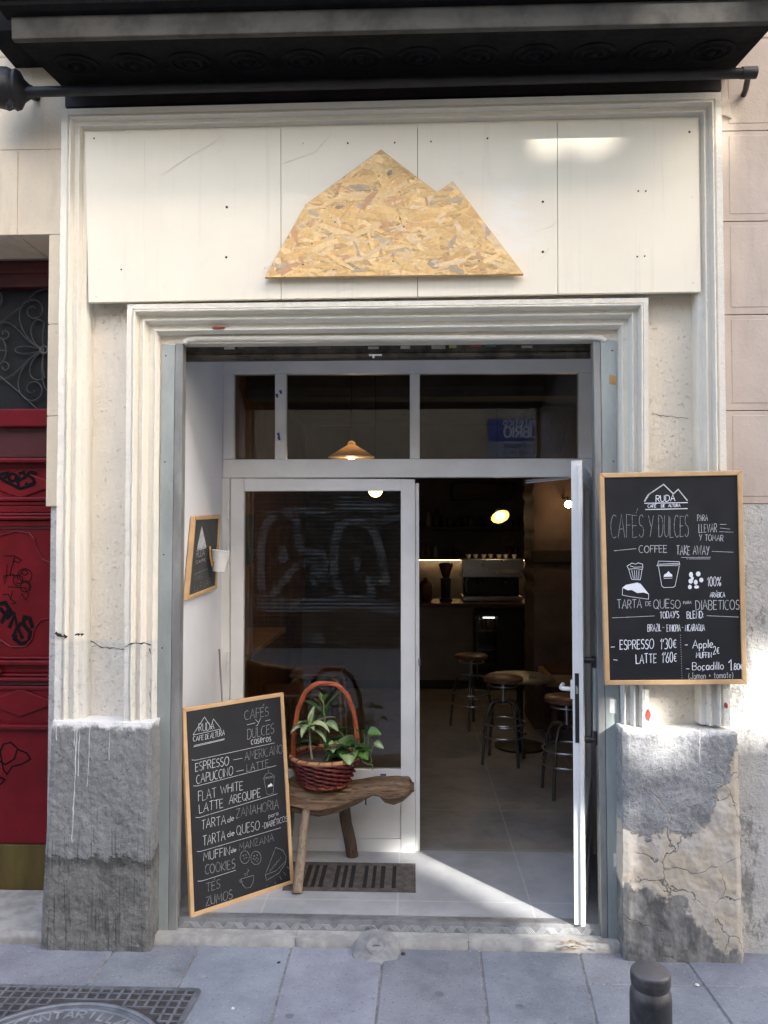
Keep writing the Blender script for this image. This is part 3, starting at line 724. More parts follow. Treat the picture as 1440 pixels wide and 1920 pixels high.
# ---- plinths
def lerp4(px4, Y): return [at(x, y, Y) for x, y in px4]
p1 = MB(); q = lerp4([(97, 1352), (284, 1357), (281, 1788), (74, 1788)], Yp); q[2].z = q[3].z = -.02
rough_panel(p1, q, .30, 110, 190, .0038, 30, 2, .7)
p1.build('plinth', M['plinth_l'], bld, smooth=60)
p2 = MB(); q = lerp4([(1168, 1367), (1384, 1372), (1395, 1796), (1170, 1796)], Yp); q[2].z = q[3].z = -.02
rough_panel(p2, q, .30, 110, 170, .0048, 17, 9, .8)
p2.build('plinth', M['plinth_r'], bld, smooth=60)['label'] = 'worn right-hand plinth with beige stone showing through'
# paint runs down the left plinth
pB = Board(Vector((0, Yp - .012, 0)), NF)
for x0, y0, y1, wd in ((145, 1358, 1580, .0045), (141, 1358, 1400, .003), (150, 1365, 1455, .003), (169, 1362, 1475, .0026), (107, 1356, 1388, .0032), (207, 1360, 1424, .0022)):
    n_ = max(6, int((y1 - y0) / 9)); dr = MB(); pB.stroke(dr, [(x0 - (y - y0) * .045 + random.uniform(-.8, .8), y) for y in [y0 + (y1 - y0) * k / n_ for k in range(n_ + 1)]], [wd * random.uniform(.45, 1.25) for _ in range(n_ + 1)]); dr.build('paint_run', M['wpaint'], bld)
dr = MB(); pB.p0 = Vector((0, Yp - .013, 0)); pB.stroke(dr, [(1312 + random.uniform(-1, 1), y) for y in range(1366, 1432, 8)], .003)
dr.build('paint_run', M['wpaint'], bld)
# cracks in the left pilaster
pB = Board(Vector((0, Ym - .004, 0)), NF)
def crk(P, wd, Y):
    ck = MB(); pB.p0 = Vector((0, Y, 0)); Q = []
    for (x0, y0), (x1, y1) in zip(P[:-1], P[1:]):
        for k in range(4): t = k / 4; Q.append((x0 + (x1 - x0) * t + random.uniform(-1, 1), y0 + (y1 - y0) * t + random.uniform(-1.4, 1.4)))
    pB.stroke(ck, Q + [P[-1]], [wd * random.uniform(.3, 1.4) for _ in range(len(Q) + 1)]); ck.build('crack', M['crack'], bld)
crk([(103, 1186), (116, 1194), (127, 1193)], .010, Ym - .006); crk([(140, 1191), (150, 1190), (158, 1189)], .009, Ym - .003)
crk([(156, 1190), (166, 1197), (185, 1212), (205, 1214), (232, 1217)], .0045, Yr - .002)
crk([(234, 1212), (250, 1206), (270, 1206), (283, 1210)], .005, -.122)
crk([(281, 1216), (285, 1245), (282, 1290), (283, 1335), (286, 1352), (283, 1390), (285, 1440)], .004, -.06)
crk([(1222, 776), (1250, 780), (1290, 785)], .0022, Yr - .002)
# chips of red brick showing through
for (x, y, w_, h_, Y) in ((1216, 1342, 9, 26, -.119), (1362, 1323, 7, 14, -.125), (408, 614, 28, 4, -.075)):
    cp = MB(); cp.pq([(x + w_ * .5 * math.cos(a) * random.uniform(.6, 1.1), y + h_ * .5 * math.sin(a) * random.uniform(.6, 1.1)) for a in [k * .63 for k in range(10)]], Y, .02)
    cp.build('brick_chip', simple('exposed_red_brick', (.36, .06, .045), (.22, .04, .03), 60, .9) if 'brickmat' not in globals() else brickmat, bld); brickmat = bpy.data.materials['exposed_red_brick']
# door-side jamb plaster return (bluish strip beside left plinth and guide) is the plate itself
# ---- balcony above
Yb = -.50
bal = MB(); zw = at(720, 152, Yw).z; zf = at(720, 57, Yb).z; bx0 = at(120, 155, Yw).x; bx1 = at(1354, 150, Yw).x + .03
prof = [(Yw + .02, zw), (Yb + .03, zf + .006), (Yb + .03, zf + .5), (Yw + .02, zf + .5)]
bal.prism([(bx0, y, z) for y, z in prof], (bx1 - bx0, 0, 0)); bo = bal.build('balcony', M['balcony_black'], bld)
fs_ = MB(); fs_.prism([(bx0 - .004, y, z) for y, z in ((Yb, zf), (Yb + .028, zf), (Yb + .028, zf + .085), (Yb - .006, zf + .085), (Yb - .006, zf + .07))], (bx1 - bx0 + .008, 0, 0))
fs_.build('fascia', M['balcony_grey'], bo, bevel=.004)
cn = MB(); cn.prism([(bx0 - .03, y, z) for y, z in ((Yb - .03, zf + .087), (Yb - .05, zf + .10), (Yb - .05, zf + .115), (Yb - .085, zf + .135), (Yb - .10, zf + .16), (Yb - .10, zf + .6), (Yb + .02, zf + .6), (Yb + .02, zf + .087))], (bx1 - bx0 + .06, 0, 0))
cn.prism([(bx0 - .22, y, z) for y, z in ((Yw - .16, zf + .16), (Yw - .2, zf + .20), (Yw - .2, zf + .6), (Yw, zf + .6), (Yw, zf + .16))], (.19, 0, 0))
cn.build('cornice', M['balcony_black'], bo)
so0 = Vector((0, Yw - .02, zw)); so1 = Vector((0, Yb + .03, zf + .006)); sd = (so1 - so0); tilt = math.atan2(sd.z, -sd.y)
for k in range(12):
    rs = MB(); mid = so0.lerp(so1, .52); c = Vector((bx0 + .16 + k * (bx1 - bx0 - .32) / 11, mid.y, mid.z))
    Mx = Matrix.Rotation(math.pi - tilt * -1, 3, 'X')
    nd = Vector((0, sd.z, -sd.y)).normalized(); nd = -nd if nd.z > 0 else nd
    q_ = nd.to_track_quat('Z', 'Y').to_matrix()
    rs.lathe([(.090, -.003), (.090, .008), (.078, .012), (.070, .004), (.058, .004), (.050, .013), (.040, .013), (.034, .004), (.022, .005), (.016, .018), (0, .022)], c, 20, q_)
    rs.build('rosette', M['balcony_black'], bo, smooth=40)
tb = MB(); tb.pq([(122, 150), (1352, 140), (1352, 168), (122, 200)], Yw - .035, .05); tb.build('soffit_board', M['maroon_black'], bld)
# ---- left street door recess
rz_ = at(40, 440, Yw).z; yd = .30
rd = MB(); rd.box(door_x - 1.5, door_x, Yw + .3, yd + .3, rz_ + .004, rz_ + .2); rd.box(door_x + .002, door_x + .15, Yw + .305, yd + .4, -.02, rz_); rd.box(door_x - 1.65, door_x - 1.502, Yw + .305, yd + .4, -.02, rz_)
rd.build('doorway_reveal', simple('brown_grey_reveal', (.30, .25, .22), (.26, .21, .19), 4, .85), bld)
ds = MB(); zs = gz(30, 1668, 0); dsz = at(30, 1667, yd).z
rough_panel(ds, [Vector((door_x - 1.5, -.10, dsz)), Vector((door_x + .12, -.10, dsz)), Vector((door_x + .12, -.10, -.02)), Vector((door_x - 1.5, -.10, -.02))], .9, 40, 10, .006, 6, 4, 1)
ds.build('door_step', M['kerb'], bld, smooth=50)

# ================================================================== RED STREET DOOR
rdx1 = door_x + .11; rdr = thing('street_door', 'dark red panelled street door with scrolled iron transom, brass kick plate and black graffiti tags', 'door', (door_x - .7, yd, dsz))
rx_ = door_x - 1.5
def zy(py, Y=yd): return at(40, py, Y).z
def slabd(name, y0, y1, Yf, mat, par=rdr, bv=.004):
    m = MB(); m.box(rx_, rdx1, Yf, yd + .1, zy(y1, Yf), zy(y0, Yf)); return m.build(name, mat, par, bevel=bv)
slabd('head_rail', 489, 538, yd - .02, M['red_shaded']); m = MB(); m.box(rx_, rdx1, yd - .032, yd - .0205, zy(516), zy(509)); m.build('bead', M['red_shaded'], rdr)
tg = MB(); tg.box(rx_, rdx1, yd + .03, yd + .04, zy(766), zy(538)); tg.build('transom_glass', simple('black_transom_glass', (.012, .013, .014), (.018, .018, .02), 3, .55, 0, .15), rdr)
slabd('transom_rail', 766, 800, yd - .04, M['red'], bv=.008); slabd('recess_rail', 800, 858, yd + .01, M['red_shaded'])
slabd('drip_moulding', 858, 868, yd - .05, M['red'], bv=.01)
lf = slabd('door_leaf', 868, 1582, yd, M['red'])
# raised panels and mouldings
def frame_rail(y0, y1, pr, mat=M['red']):
    m = MB(); m.box(rx_, rdx1, yd - pr, yd - .0005, zy(y1), zy(y0)); return m.build('rail', mat, lf, bevel=min(.008, pr * .6))
for y0, y1, pr in ((932, 940, .025), (940, 948, .012), (962, 968, .02), (968, 975, .032), (975, 988, .012), (1230, 1236, .02), (1236, 1246, .035), (1262, 1268, .02), (1268, 1276, .034), (1285, 1293, .014), (1356, 1366, .03)): frame_rail(y0, y1, pr)
frame_rail(988, 992, .006, M['red_shaded']); frame_rail(1277, 1284, .01, M['red_shaded']); frame_rail(1247, 1261, .006); frame_rail(949, 961, .006, M['red'])
for cy, hh in ((908, 26), (1318, 26)):
    dm = MB(); dm.pq([(-32, cy), (38, cy - hh), (108, cy), (38, cy + hh)], yd - .012, .0115); dm.build('raised_lozenge', M['red'], lf, bevel=.004)
ar = MB(); ar.tube([at(x, y, yd - .004) for x, y in [(-30, 1030), (-4, 1005), (30, 996), (55, 1000), (64, 1010), (68, 1028), (78, 1048), (95, 1056)]], .004, 6); ar.tube([at(x, y, yd - .004) for x, y in [(0, 1200), (20, 1213), (48, 1212), (60, 1198), (66, 1176), (78, 1162), (95, 1160)]], .004, 6); ar.build('curved_bead', M['red'], lf)
kp = MB(); kp.box(rx_, rdx1, yd - .012, yd + .05, dsz + .002, zy(1582)); kp.build('kick_plate', M['brass'], rdr, bevel=.002)
kn = MB(); kn.lathe([(0, .05), (.02, .045), (.026, .03), (.018, .012), (.012, 0)], at(-2, 1259, yd - .006), 16, Matrix.Rotation(R(90), 3, 'X')); kn.build('knob', M['brass'], rdr, smooth=40)
# scrolled ironwork: zoom coords (480x1920 of 120x480 from y 420)
sw = MB()
def zc(P): return [at(x / 4, 420 + y / 4, yd + .008) for x, y in P]
def spiral(cx, cy, r0, r1, a0, a1, n=26): return [(cx + (r0 + (r1 - r0) * i / n) * math.cos(R(a0 + (a1 - a0) * i / n)), cy + (r0 + (r1 - r0) * i / n) * math.sin(R(a0 + (a1 - a0) * i / n))) for i in range(n + 1)]
def bez(p0, p1, p2, p3, n=14): return [tuple((1 - t) ** 3 * a + 3 * t * (1 - t) ** 2 * b + 3 * t * t * (1 - t) * c + t ** 3 * d for a, b, c, d in zip(p0, p1, p2, p3)) for t in [i / n for i in range(n + 1)]]
hub = (330, 945)
for P in (bez(hub, (40, 1040), (40, 850), hub), bez(hub, (160, 860), (250, 650), (335, 740)), bez(hub, (150, 1060), (230, 1230), (335, 1150)), bez((335, 740), (320, 800), (318, 880), hub), bez((335, 1150), (320, 1090), (318, 1010), hub),
          bez(hub, (80, 820), (120, 560), (250, 568)) + spiral(250, 650, 85, 20, -90, 330), bez(hub, (80, 1060), (100, 1320), (240, 1325)) + spiral(245, 1240, 85, 18, 90, -330),
          bez(hub, (150, 880), (140, 720), (0, 735)), bez(hub, (160, 1010), (120, 1190), (-20, 1160)), [(0, 750), (60, 700), (150, 625)], [(0, 1140), (140, 1260), (275, 1385)], [(220, 560), (270, 510), (350, 482)],
          spiral(36, 825, 40, 14, 120, -200), spiral(36, 1072, 40, 14, -120, 200), bez((0, 850), (60, 890), (65, 1000), (0, 1050)), [(0, 947), (55, 950)], bez((330, 960), (300, 1100), (320, 1220), (360, 1260)),
          spiral(-60, 560, 75, 75, -60, 60)):
    sw.tube(zc(P), .0034, 6)
sw.ring(at(83, 656, yd + .008), .018, .006, 12, 6, 'y')
sw.build('iron_scrollwork', M['iron_scroll'], rdr, smooth=60)
gB = Board(Vector((0, yd - .013, 0)), NF)
def gr(P, wd, Y=None, sc=4, oy=880, par=None):
    if Y: gB.p0 = Vector((0, Y, 0))
    gB.stroke(par, [(x / sc, oy + y / sc) for x, y in P], wd)
def tag_done():
    global g1
    g1.build('graffiti_tag', M['marker'], rdr); g1 = MB()
g1 = MB()
for P in ([(0, 45), (30, 30), (60, 25), (45, 60), (20, 75), (0, 60)], spiral(95, 60, 30, 26, 0, 400), [(125, 40), (130, 90), (145, 130)], [(140, 30), (180, 22), (190, 60), (150, 80), (140, 50)], [(275, 25), (230, 20), (200, 40), (250, 70), (260, 100), (210, 118), (190, 105)], [(20, 80), (150, 145), (260, 110)]): gr(P, .014, yd - .0135, par=g1)
tag_done()
for P in ([(0, 1010), (40, 1000), (90, 1080), (60, 1110), (0, 1040)], [(10, 1150), (60, 1060), (110, 1090)], [(70, 1190), (110, 1090), (130, 1190), (160, 1150)], [(100, 1260), (130, 1180), (170, 1270)], [(245, 1190), (225, 1120), (185, 1110), (175, 1160), (225, 1220), (220, 1290), (160, 1310), (110, 1270), (120, 1240)]): gr(P, .019, yd - .0015, par=g1)
tag_done()
for P in ([(25, 648), (110, 650), (160, 680), (140, 700), (105, 690), (110, 660), (75, 790), (130, 800)], [(55, 715), (50, 800), (35, 865), (30, 800), (110, 790)], spiral(140, 830, 45, 25, 90, 500), spiral(190, 800, 60, 40, 150, 600), spiral(190, 880, 45, 30, -100, 400), [(60, 880), (190, 890), (215, 940), (195, 980), (160, 930)], [(20, 940), (60, 935), (90, 980), (120, 1000), (90, 1010)], [(95, 910), (80, 980)], spiral(185, 770, 25, 15, 0, 360)): gr(P, .0040, yd - .0015, par=g1)
tag_done()
for P in ([(0, 1500), (5, 1420), (60, 1392), (110, 1420), (90, 1480), (30, 1540), (0, 1500)], ): pass
pz = lambda x, y: (x * 4 / 3.0, (1300 + y / 3.0 - 880) * 4)
for P in ([pz(0, 330), pz(20, 285), pz(60, 275), pz(100, 310), pz(80, 370), pz(30, 400), pz(0, 380)], [pz(100, 315), pz(150, 335), pz(172, 370), pz(120, 400), pz(70, 410), pz(40, 455), pz(20, 430), pz(0, 320)], [pz(0, 470), pz(28, 485), pz(0, 515)]): gr(P, .007, yd - .0015, par=g1)
tag_done()


# ================================================================== SHOP OPENING: step, reveal, shutter
Yf = .75
fl = MB(); fx0, fx1 = -1.9, 2.8
fl.box(-1.3, 1.2, .004, Yf + .02, -.02, STEP); struct(fl.build('entrance_floor', M['tile'])); fl = MB(); fl.box(fx0, fx1, Yf + .021, 7.0, -.02, STEP - .001)
struct(fl.build('cafe_floor', M['tile_in']))
xl, xr = at(336, 1730, 0).x, at(1130, 1738, 0).x
# aluminium nosing with raised diamonds
tp2 = MB(); ed = MB(); ed.box(xl, xr, -.006, .002, STEP - .056, STEP + .003); ed.box(xl, xr, .0021, .045, STEP + .0006, STEP + .003)
k = 0; x = xl + .02
while x < xr - .03:
    for j in range(4):
        s_ = 1 if k % 2 == 0 else -1
        cx, cz = x + j * .0088 - .006, STEP - .027
        dx, dz_ = .0115, .0125 * s_
        tp2.prism([Vector((cx - dx, -.0065, cz - dz_)), Vector((cx - dx + .0040, -.0065, cz - dz_)), Vector((cx + dx + .004, -.0065, cz + dz_)), Vector((cx + dx, -.0065, cz + dz_))], (0, -.0035, 0))
    x += .046 if k % 2 == 0 else .050; k += 1
eds = tag(ed.build('threshold_strip', M['checker'], bevel=.0008), 'aluminium checker plate edging along the shop doorstep', 'edging strip'); tp2.build('raised_tread', M['tread'], eds)
ks = MB(); segs = [xl - .12, xl + .52, xl + .86, xl + 1.25, xr + .06]
for i in range(4):
    P = [Vector((segs[i] + .001, -.085, .034)), Vector((segs[i + 1] - .001, -.085, .034)), Vector((segs[i + 1] - .001, -.085, -.03)), Vector((segs[i] + .001, -.085, -.03))]
    rough_panel(ks, P, .083, 24, 4, .003, 16, i, 1)
struct(ks.build('stone_kerb', M['kerb'], smooth=50))
# stop-cock cover let into the kerb
sc_ = thing('stopcock_cover', 'small round iron water cover let into the stone kerb before the doorstep', 'cover', gz(700, 1778, .036))
c_ = gz(706, 1774, .028); m = MB(); vs = []; RM = Matrix.Rotation(R(20), 3, 'X')
m.lathe([(.0, .002), (.030, .002), (.034, .005), (.044, .005), (.048, .001), (.080, -.002), (.098, -.010), (.106, -.035)], c_, 40, RM)
for q in m.v:
    k_ = noise.noise(q * 26) * .010; q.x += k_; q.y += noise.noise(q * 23 + Vector((5, 0, 0))) * .008; q.z += noise.noise(q * 40) * .0015
m.build('lid', simple('cement_grey_iron', (.30, .295, .28), (.20, .197, .19), 18, .8, bump=.6, bscale=60, bdist=.003), sc_, smooth=40)
m = MB(); m.tube([c_ + RM @ Vector((-.016, 0, .003)), c_ + RM @ Vector((0, 0, .009)), c_ + RM @ Vector((.016, 0, .003))], .003, 8); m.build('lifting_bar', M['cast_iron'], sc_)
# wood chips in the right corner
for k in range(22):
    p = gz(random.uniform(1050, 1135), random.uniform(1765, 1783), .036); p.z = .038; a = random.uniform(-.5, .5); l_ = random.uniform(.008, .024); w2 = random.uniform(.0015, .004)
    m = MB(); d = Vector((math.cos(a), math.sin(a), 0)); e = Vector((-d.y, d.x, 0)); p.y = min(p.y, -.02)
    m.prism([p - d * l_ - e * w2, p + d * l_ - e * w2 * .5, p + d * l_ * .8 + e * w2, p - d * l_ * .9 + e * w2], (0, 0, .002)); tag(m.build('wood_chip', M['chip']), 'tiny pale wood chip lying on the stone kerb by the right shutter rail', 'wood chip', 'wood chips on the kerb')
# reveal walls and soffit
xb = at(421, 1200, Yf).x; xbr = at(1113, 780, Yf).x + .05
rv = thing('entrance_reveal', 'white painted side walls and ceiling of the recessed cafe entrance', 'entrance wall', (0, .4, STEP))
zc_ = at(720, 672, Yf).z + .02
m = MB(); m.prism([Vector((oxl - .03, .06, STEP - .05)), Vector((xb - .012, Yf + .1, STEP - .05)), Vector((xb - .3, Yf + .1, STEP - .05)), Vector((oxl - .2, .03, STEP - .05))], (0, 0, zc_ - STEP + .05)); m.build('side_wall', M['white_wall'], rv)
m = MB(); m.prism([Vector((oxr - .004, .03, STEP - .05)), Vector((xbr, Yf + .1, STEP - .05)), Vector((xbr + .3, Yf + .1, STEP - .05)), Vector((oxr + .2, .03, STEP - .05))], (0, 0, zc_ - STEP + .05)); m.build('side_wall', M['white_wall'], rv)
m = MB(); m.box(-1.6, 1.5, .0595, Yf + .1, zc_ + .001, zc_ + .3); m.build('ceiling_panel', M['white_wall'], rv)
# roller shutter: rails, rolled curtain bottom
sh = thing('roller_shutter', 'raised steel roller shutter over the cafe doorway with grey side rails and stickers', 'roller shutter', (0, .05, STEP))
def rail(px, lip, lipd):
    m = MB(); m.pq(px, -.030, .012); r_ = m.build('guide_rail', M['guide'], sh, bevel=.003)
    m = MB(); m.pq(lip, -.030, .055); m.build('rail_lip', M['guide_lip'], r_, bevel=.003)
    return r_
rl = rail([(303, 646), (328, 646), (314, 1776), (287, 1776)], [(328.6, 644), (343, 644), (331, 1766), (314.6, 1766)], 0)
rr_ = rail([(1126, 637), (1155, 637), (1166, 1782), (1141, 1782)], [(1112, 640), (1125.4, 640), (1140.4, 1784), (1128, 1776)], 0)
for r_, L in ((rl, ((311, 667), (309, 866), (307, 1040), (304, 1215))), (rr_, ((1148, 657), (1150, 865), (1158, 1394)))):
    for x, y in L:
        m = MB(); m.lathe([(.0035, -.001), (.003, .0015), (0, .002)], at(x, y, -.0303), 8, Matrix.Rotation(R(90), 3, 'X')); m.build('rivet', M['crack'], r_)
for px in (((1143, 702), (1155, 706), (1155, 722), (1143, 720)), ((1143, 1310), (1156, 1312), (1156, 1338), (1143, 1336)), ((1150, 1600), (1160, 1600), (1161, 1625), (1151, 1625))):
    m = MB(); m.pq(px, -.0312, .0009); m.build('sticker', M['twig'] if px[0][1] < 800 else M['wpaint'], rr_)
z0, z1 = at(720, 675, .08).z, at(720, 628, .08).z
m = MB(); m.prism([Vector((at(338, 660, .06).x, y, z)) for y, z in ((.075, z0), (.055, z0 + .006), (.05, z0 + .022), (.062, z0 + .030), (.058, z0 + .045), (.045, z0 + .060), (.045, z1 + .06), (.30, z1 + .1), (.30, z0 + .10), (.09, z0))], (at(1112, 660, .06).x - at(338, 660, .06).x, 0, 0))
cu = m.build('curtain', M['greasy'], sh, bevel=.003)
for x, y, w_, h_, c in ((430, 652, 20, 6, (.5, .5, .48)), (452, 650, 10, 6, (.10, .25, .14)), (500, 653, 30, 5, (.05, .05, .05)), (607, 650, 26, 7, (.12, .12, .13)), (700, 652, 20, 5, (.45, .46, .44)), (760, 651, 18, 6, (.5, .49, .45)), (822, 650, 26, 8, (.3, .29, .27)), (849, 648, 14, 9, (.42, .36, .16)), (892, 647, 20, 6, (.4, .08, .07)), (920, 645, 20, 9, (.05, .22, .17)), (952, 645, 20, 6, (.04, .10, .09)), (988, 650, 20, 5, (.35, .34, .31))):
    m = MB(); m.pq([(x - w_ / 2, y - h_ / 2), (x + w_ / 2, y - h_ / 2), (x + w_ / 2, y + h_ / 2), (x - w_ / 2, y + h_ / 2)], .0435, .0012); m.build('sticker', simple('sticker_ink', c, tuple(v * .7 for v in c), 200, .6), cu)
m = MB(); m.box(at(692, 668, .05).x, at(716, 668, .05).x, .035, .055, z0 + .008, z0 + .018); m.tube([at(700, 672, .04), at(700, 664, .04)], .006, 8); m.build('lock_hasp', M['steel'], cu, bevel=.002)

# ================================================================== SHOP FRONT
sf = thing('shop_front', 'white painted frame of the cafe entrance with three dark transom windows', 'shop front', (.2, Yf, STEP))
D_ = .06
def fr(px, name='frame_bar', Y=Yf, d=D_, par=sf, mat='white_metal', bv=.003):
    m = MB(); m.pq(px, Y, d); return m.build(name, M[mat], par, bevel=bv)
fr([(418, 676), (1113, 672), (1113, 698), (418, 701)], 'head_rail')
fr([(418, 861.5), (1113, 859.5), (1113, 894), (418, 896)], 'transom_rail')
fr([(418, 701.4), (438, 701.3), (438, 861), (418, 861)], 'stile'); fr([(1085.5, 698.5), (1113, 698.5), (1113, 859), (1085.5, 859)], 'stile')
fr([(515.5, 701.2), (536.5, 701), (536.5, 861), (515.5, 861)], 'mullion'); fr([(768.5, 700), (787, 700), (787, 860), (768.5, 860)], 'mullion')
fr([(414, 896.5), (431, 896.4), (431, 1640), (414, 1640)], 'door_post'); fr([(1086, 894.5), (1118, 894.5), (1118, 1640), (1086, 1640)], 'door_post')
for a in ([(438.5, 701.5), (515, 701.5), (515, 861), (438.5, 861)], [(537, 701.5), (768, 701), (768, 861), (537, 861)], [(787.5, 700.5), (1085, 699), (1085, 859), (787.5, 860)]):
    m = MB(); m.pq(a, Yf + .03, .005); m.build('transom_pane', M['glass_dark'], sf)
    for s_ in ((a[0], a[1]), (a[3], a[2])):
        pass
for x, y in ((527, 735), (520, 742), (523, 815), (524, 822)):
    m = MB(); m.pq([(x - 4, y - 3), (x + 1, y - 4), (x + 2, y + 4), (x - 2, y + 3)], Yf - .0012, .001); m.build('blue_mark', M['blue_sign'], sf)
zb0 = STEP + .006
def zat(px, py, Y): return at(px, py, Y).z
# ---- left leaf (closed)
ld = thing('glazed_door', 'closed white glazed door leaf behind the log stool with a solid lower panel', 'door', (at(605, 1600, Yf).x, Yf, STEP))
Yd = Yf - .012
fr([(432, 897), (457.5, 897), (455, 1598), (431.5, 1598)], 'stile', Yd, .045, ld); fr([(751.5, 898), (778, 899), (779, 1602), (751.5, 1601)], 'stile', Yd, .045, ld)
fr([(457.7, 897), (751.3, 898), (751.3, 920), (457.7, 921)], 'top_rail', Yd, .045, ld)
fr([(456, 1444), (751.3, 1443), (751.3, 1462), (456, 1463)], 'lock_rail', Yd, .045, ld)
fr([(456, 1463.4), (751.3, 1462.4), (751.3, 1572), (456, 1571)], 'lower_panel', Yd + .008, .03, ld)
fr([(455, 1572), (751.3, 1573), (751.3, 1601), (455, 1598)], 'bottom_rail', Yd + .002, .045, ld)
fr([(778.4, 906), (785.5, 906), (787.5, 1600), (779.4, 1600)], 'closing_strip', Yd + .02, .03, ld)
m = MB(); m.pq([(457.7, 921.3), (751.3, 920.3), (751.3, 1443.6), (456, 1443.6)], Yd + .02, .005); m.build('pane', M['glass'], ld)
m = MB(); m.pq([(700, 1444), (752, 1443), (752, 1462), (700, 1463)], Yd - .002, .0015); tk = m.build('notice_sticker', M['paper'], ld)
m = MB(); m.pq([(713, 1451), (724, 1451), (724, 1455), (713, 1455)], Yd - .0028, .0006); m.build('printed_logo', M['blue_sign'], tk)
for y in (955, 1035, 1240):
    m = MB(); m.tube([at(427.5, y - 17, Yd - .006), at(427.5, y - .6, Yd - .006)], .008, 10); m.tube([at(427.5, y + .6, Yd - .006), at(427.5, y + 17, Yd - .006)], .008, 10); m.build('hinge', M['white_metal'], ld, smooth=40)
m = MB(); m.tube([at(786.5, 1235, Yd), at(786.5, 1248, Yd)], .006, 8); m.build('latch', M['steel'], ld)
# gap crack at corner of the lower panel
m = MB(); cB = Board(Vector((0, Yd + .0015, 0)), NF); cB.stroke(m, [(752, 1573), (760, 1582), (770, 1592), (778, 1600)], [.004, .006, .009, .012]); m.build('split_seam', M['crack'], ld)
m = MB(); cB = Board(Vector((0, Yd + .0078, 0)), NF); cB.stroke(m, [(566, 1464), (566, 1560)], .0015); m.build('seam', M['crack'], ld) if False else None
# ---- right leaf (open towards the street, seen edge on)
hx = at(1092, 1300, Yf).x; ex_, ey_ = at(1075, 1500, -.02).x, -.02
od = thing('open_glazed_door', 'white glazed door leaf swung open and seen edge on, lever handle and black lock', 'door', (hx, Yf, STEP))
T = Vector((ex_ - hx, ey_ - Yf, 0)); Lh = T.length; T.normalize(); Nn = Vector((-T.y, T.x, 0)); Nn = Nn if Nn.x > 0 else -Nn    # outer face normal (towards right)
h0 = Vector((hx, Yf, 0)); Th = .046; zt = at(1078, 864, ey_).z; zb1 = STEP + .008
def dbox(a, b, n0, n1, z0, z1, name, mat='white_metal', par=od, bv=.002):
    m = MB(); P = [h0 + T * u + Nn * v for u, v in ((a, n0), (b, n0), (b, n1), (a, n1))]
    m.prism([Vector((p.x, p.y, z0)) for p in P], (0, 0, z1 - z0)); return m.build(name, M[mat], par, bevel=bv)
dbox(Lh - .085, Lh, 0, Th, zb1, zt, 'lock_stile'); dbox(0, .085, 0, Th, zb1, zt, 'hinge_stile')
dbox(.0855, Lh - .0855, 0, Th, zt - .085, zt, 'top_rail'); dbox(.0855, Lh - .0855, 0, Th, zb1, zb1 + .12, 'bottom_rail'); dbox(.0855, Lh - .0855, 0, Th, zb1 + .36, zb1 + .42, 'lock_rail')
dbox(.0855, Lh - .0855, .01, Th - .01, zb1 + .1205, zb1 + .3595, 'lower_panel')
dbox(.0855, Lh - .0855, .02, .026, zb1 + .4205, zt - .0855, 'pane', 'glass', bv=0)
dbox(Lh + .0005, Lh + .009, Th - .018, Th - .001, zb1, zt - .02, 'rebate_strip')
zz = lambda py: at(1085, py, ey_).z
lk = dbox(Lh + .0006, Lh + .003, .010, .027, zz(1392), zz(1262), 'lock_plate', 'black_plastic', bv=0)
m = MB(); p = h0 + T * (Lh + .0032) + Nn * .018; m.box(p.x - .005, p.x + .005, p.y - .006, p.y, zz(1300), zz(1285)); m.build('latch_bolt', M['steel'], lk)
# lever handle on the inner (left) face
hp = h0 + T * (Lh - .035); m = MB(); zc2 = zz(1295)
m.prism([Vector((q.x, q.y, zz(1312))) for q in [hp + T * -.018 - Nn * .001, hp + T * .018 - Nn * .001, hp + T * .018 - Nn * .010, hp + T * -.018 - Nn * .010]], (0, 0, zz(1278) - zz(1312)))
m.tube([Vector((q.x, q.y, zc2 + dz_)) for q, dz_ in ((hp - Nn * .008, 0), (hp - Nn * .035, .0), (hp - Nn * .048 + T * -.006, 0), (hp - Nn * .052 + T * -.02, 0), (hp - Nn * .052 + T * -.12, -.004))], .0095, 12)
m.build('lever_handle', M['white_metal'], od, smooth=50)
# pull handle on the outer face
hq = h0 + T * (Lh - .05); zt1, zt2 = zz(1240), zz(1390)
m = MB()
for z_ in (zt1, zt2): m.tube([Vector((q.x, q.y, z_)) for q in (hq + Nn * (Th + .0005), hq + Nn * (Th + .05))], .014, 10)
ph = m.build('pull_bracket', M['black_plastic'], od, smooth=40)
m = MB(); m.tube([Vector((q.x, q.y, z_)) for q, z_ in ((hq + Nn * (Th + .045), zt1 - .0), (hq + Nn * (Th + .045), zt2))], .010, 12); m.build('pull_bar', M['guide'], od, smooth=40)
m = MB(); m.tube([Vector((q.x, q.y, z_)) for q, z_ in ((hq + Nn * (Th + .045), zt1 + .018), (hq + Nn * (Th + .045), zt1 - .03))], .013, 10); m.build('bar_collar', M['black_plastic'], od)
m = MB(); m.tube([Vector((q.x, q.y, z_)) for q, z_ in ((hq + Nn * (Th + .045), zt2 - .018), (hq + Nn * (Th + .045), zt2 + .04))], .013, 10); m.build('bar_collar', M['black_plastic'], od)
# overhead stay arm
m = MB(); m.tube([at(986, 905, Yf + .05), at(1066, 897, Yf - .05)], .005, 6); m.tube([at(986, 901, Yf + .05), at(1068, 896, Yf - .05)], .004, 6); m.build('stay_arm', M['steel'], od)

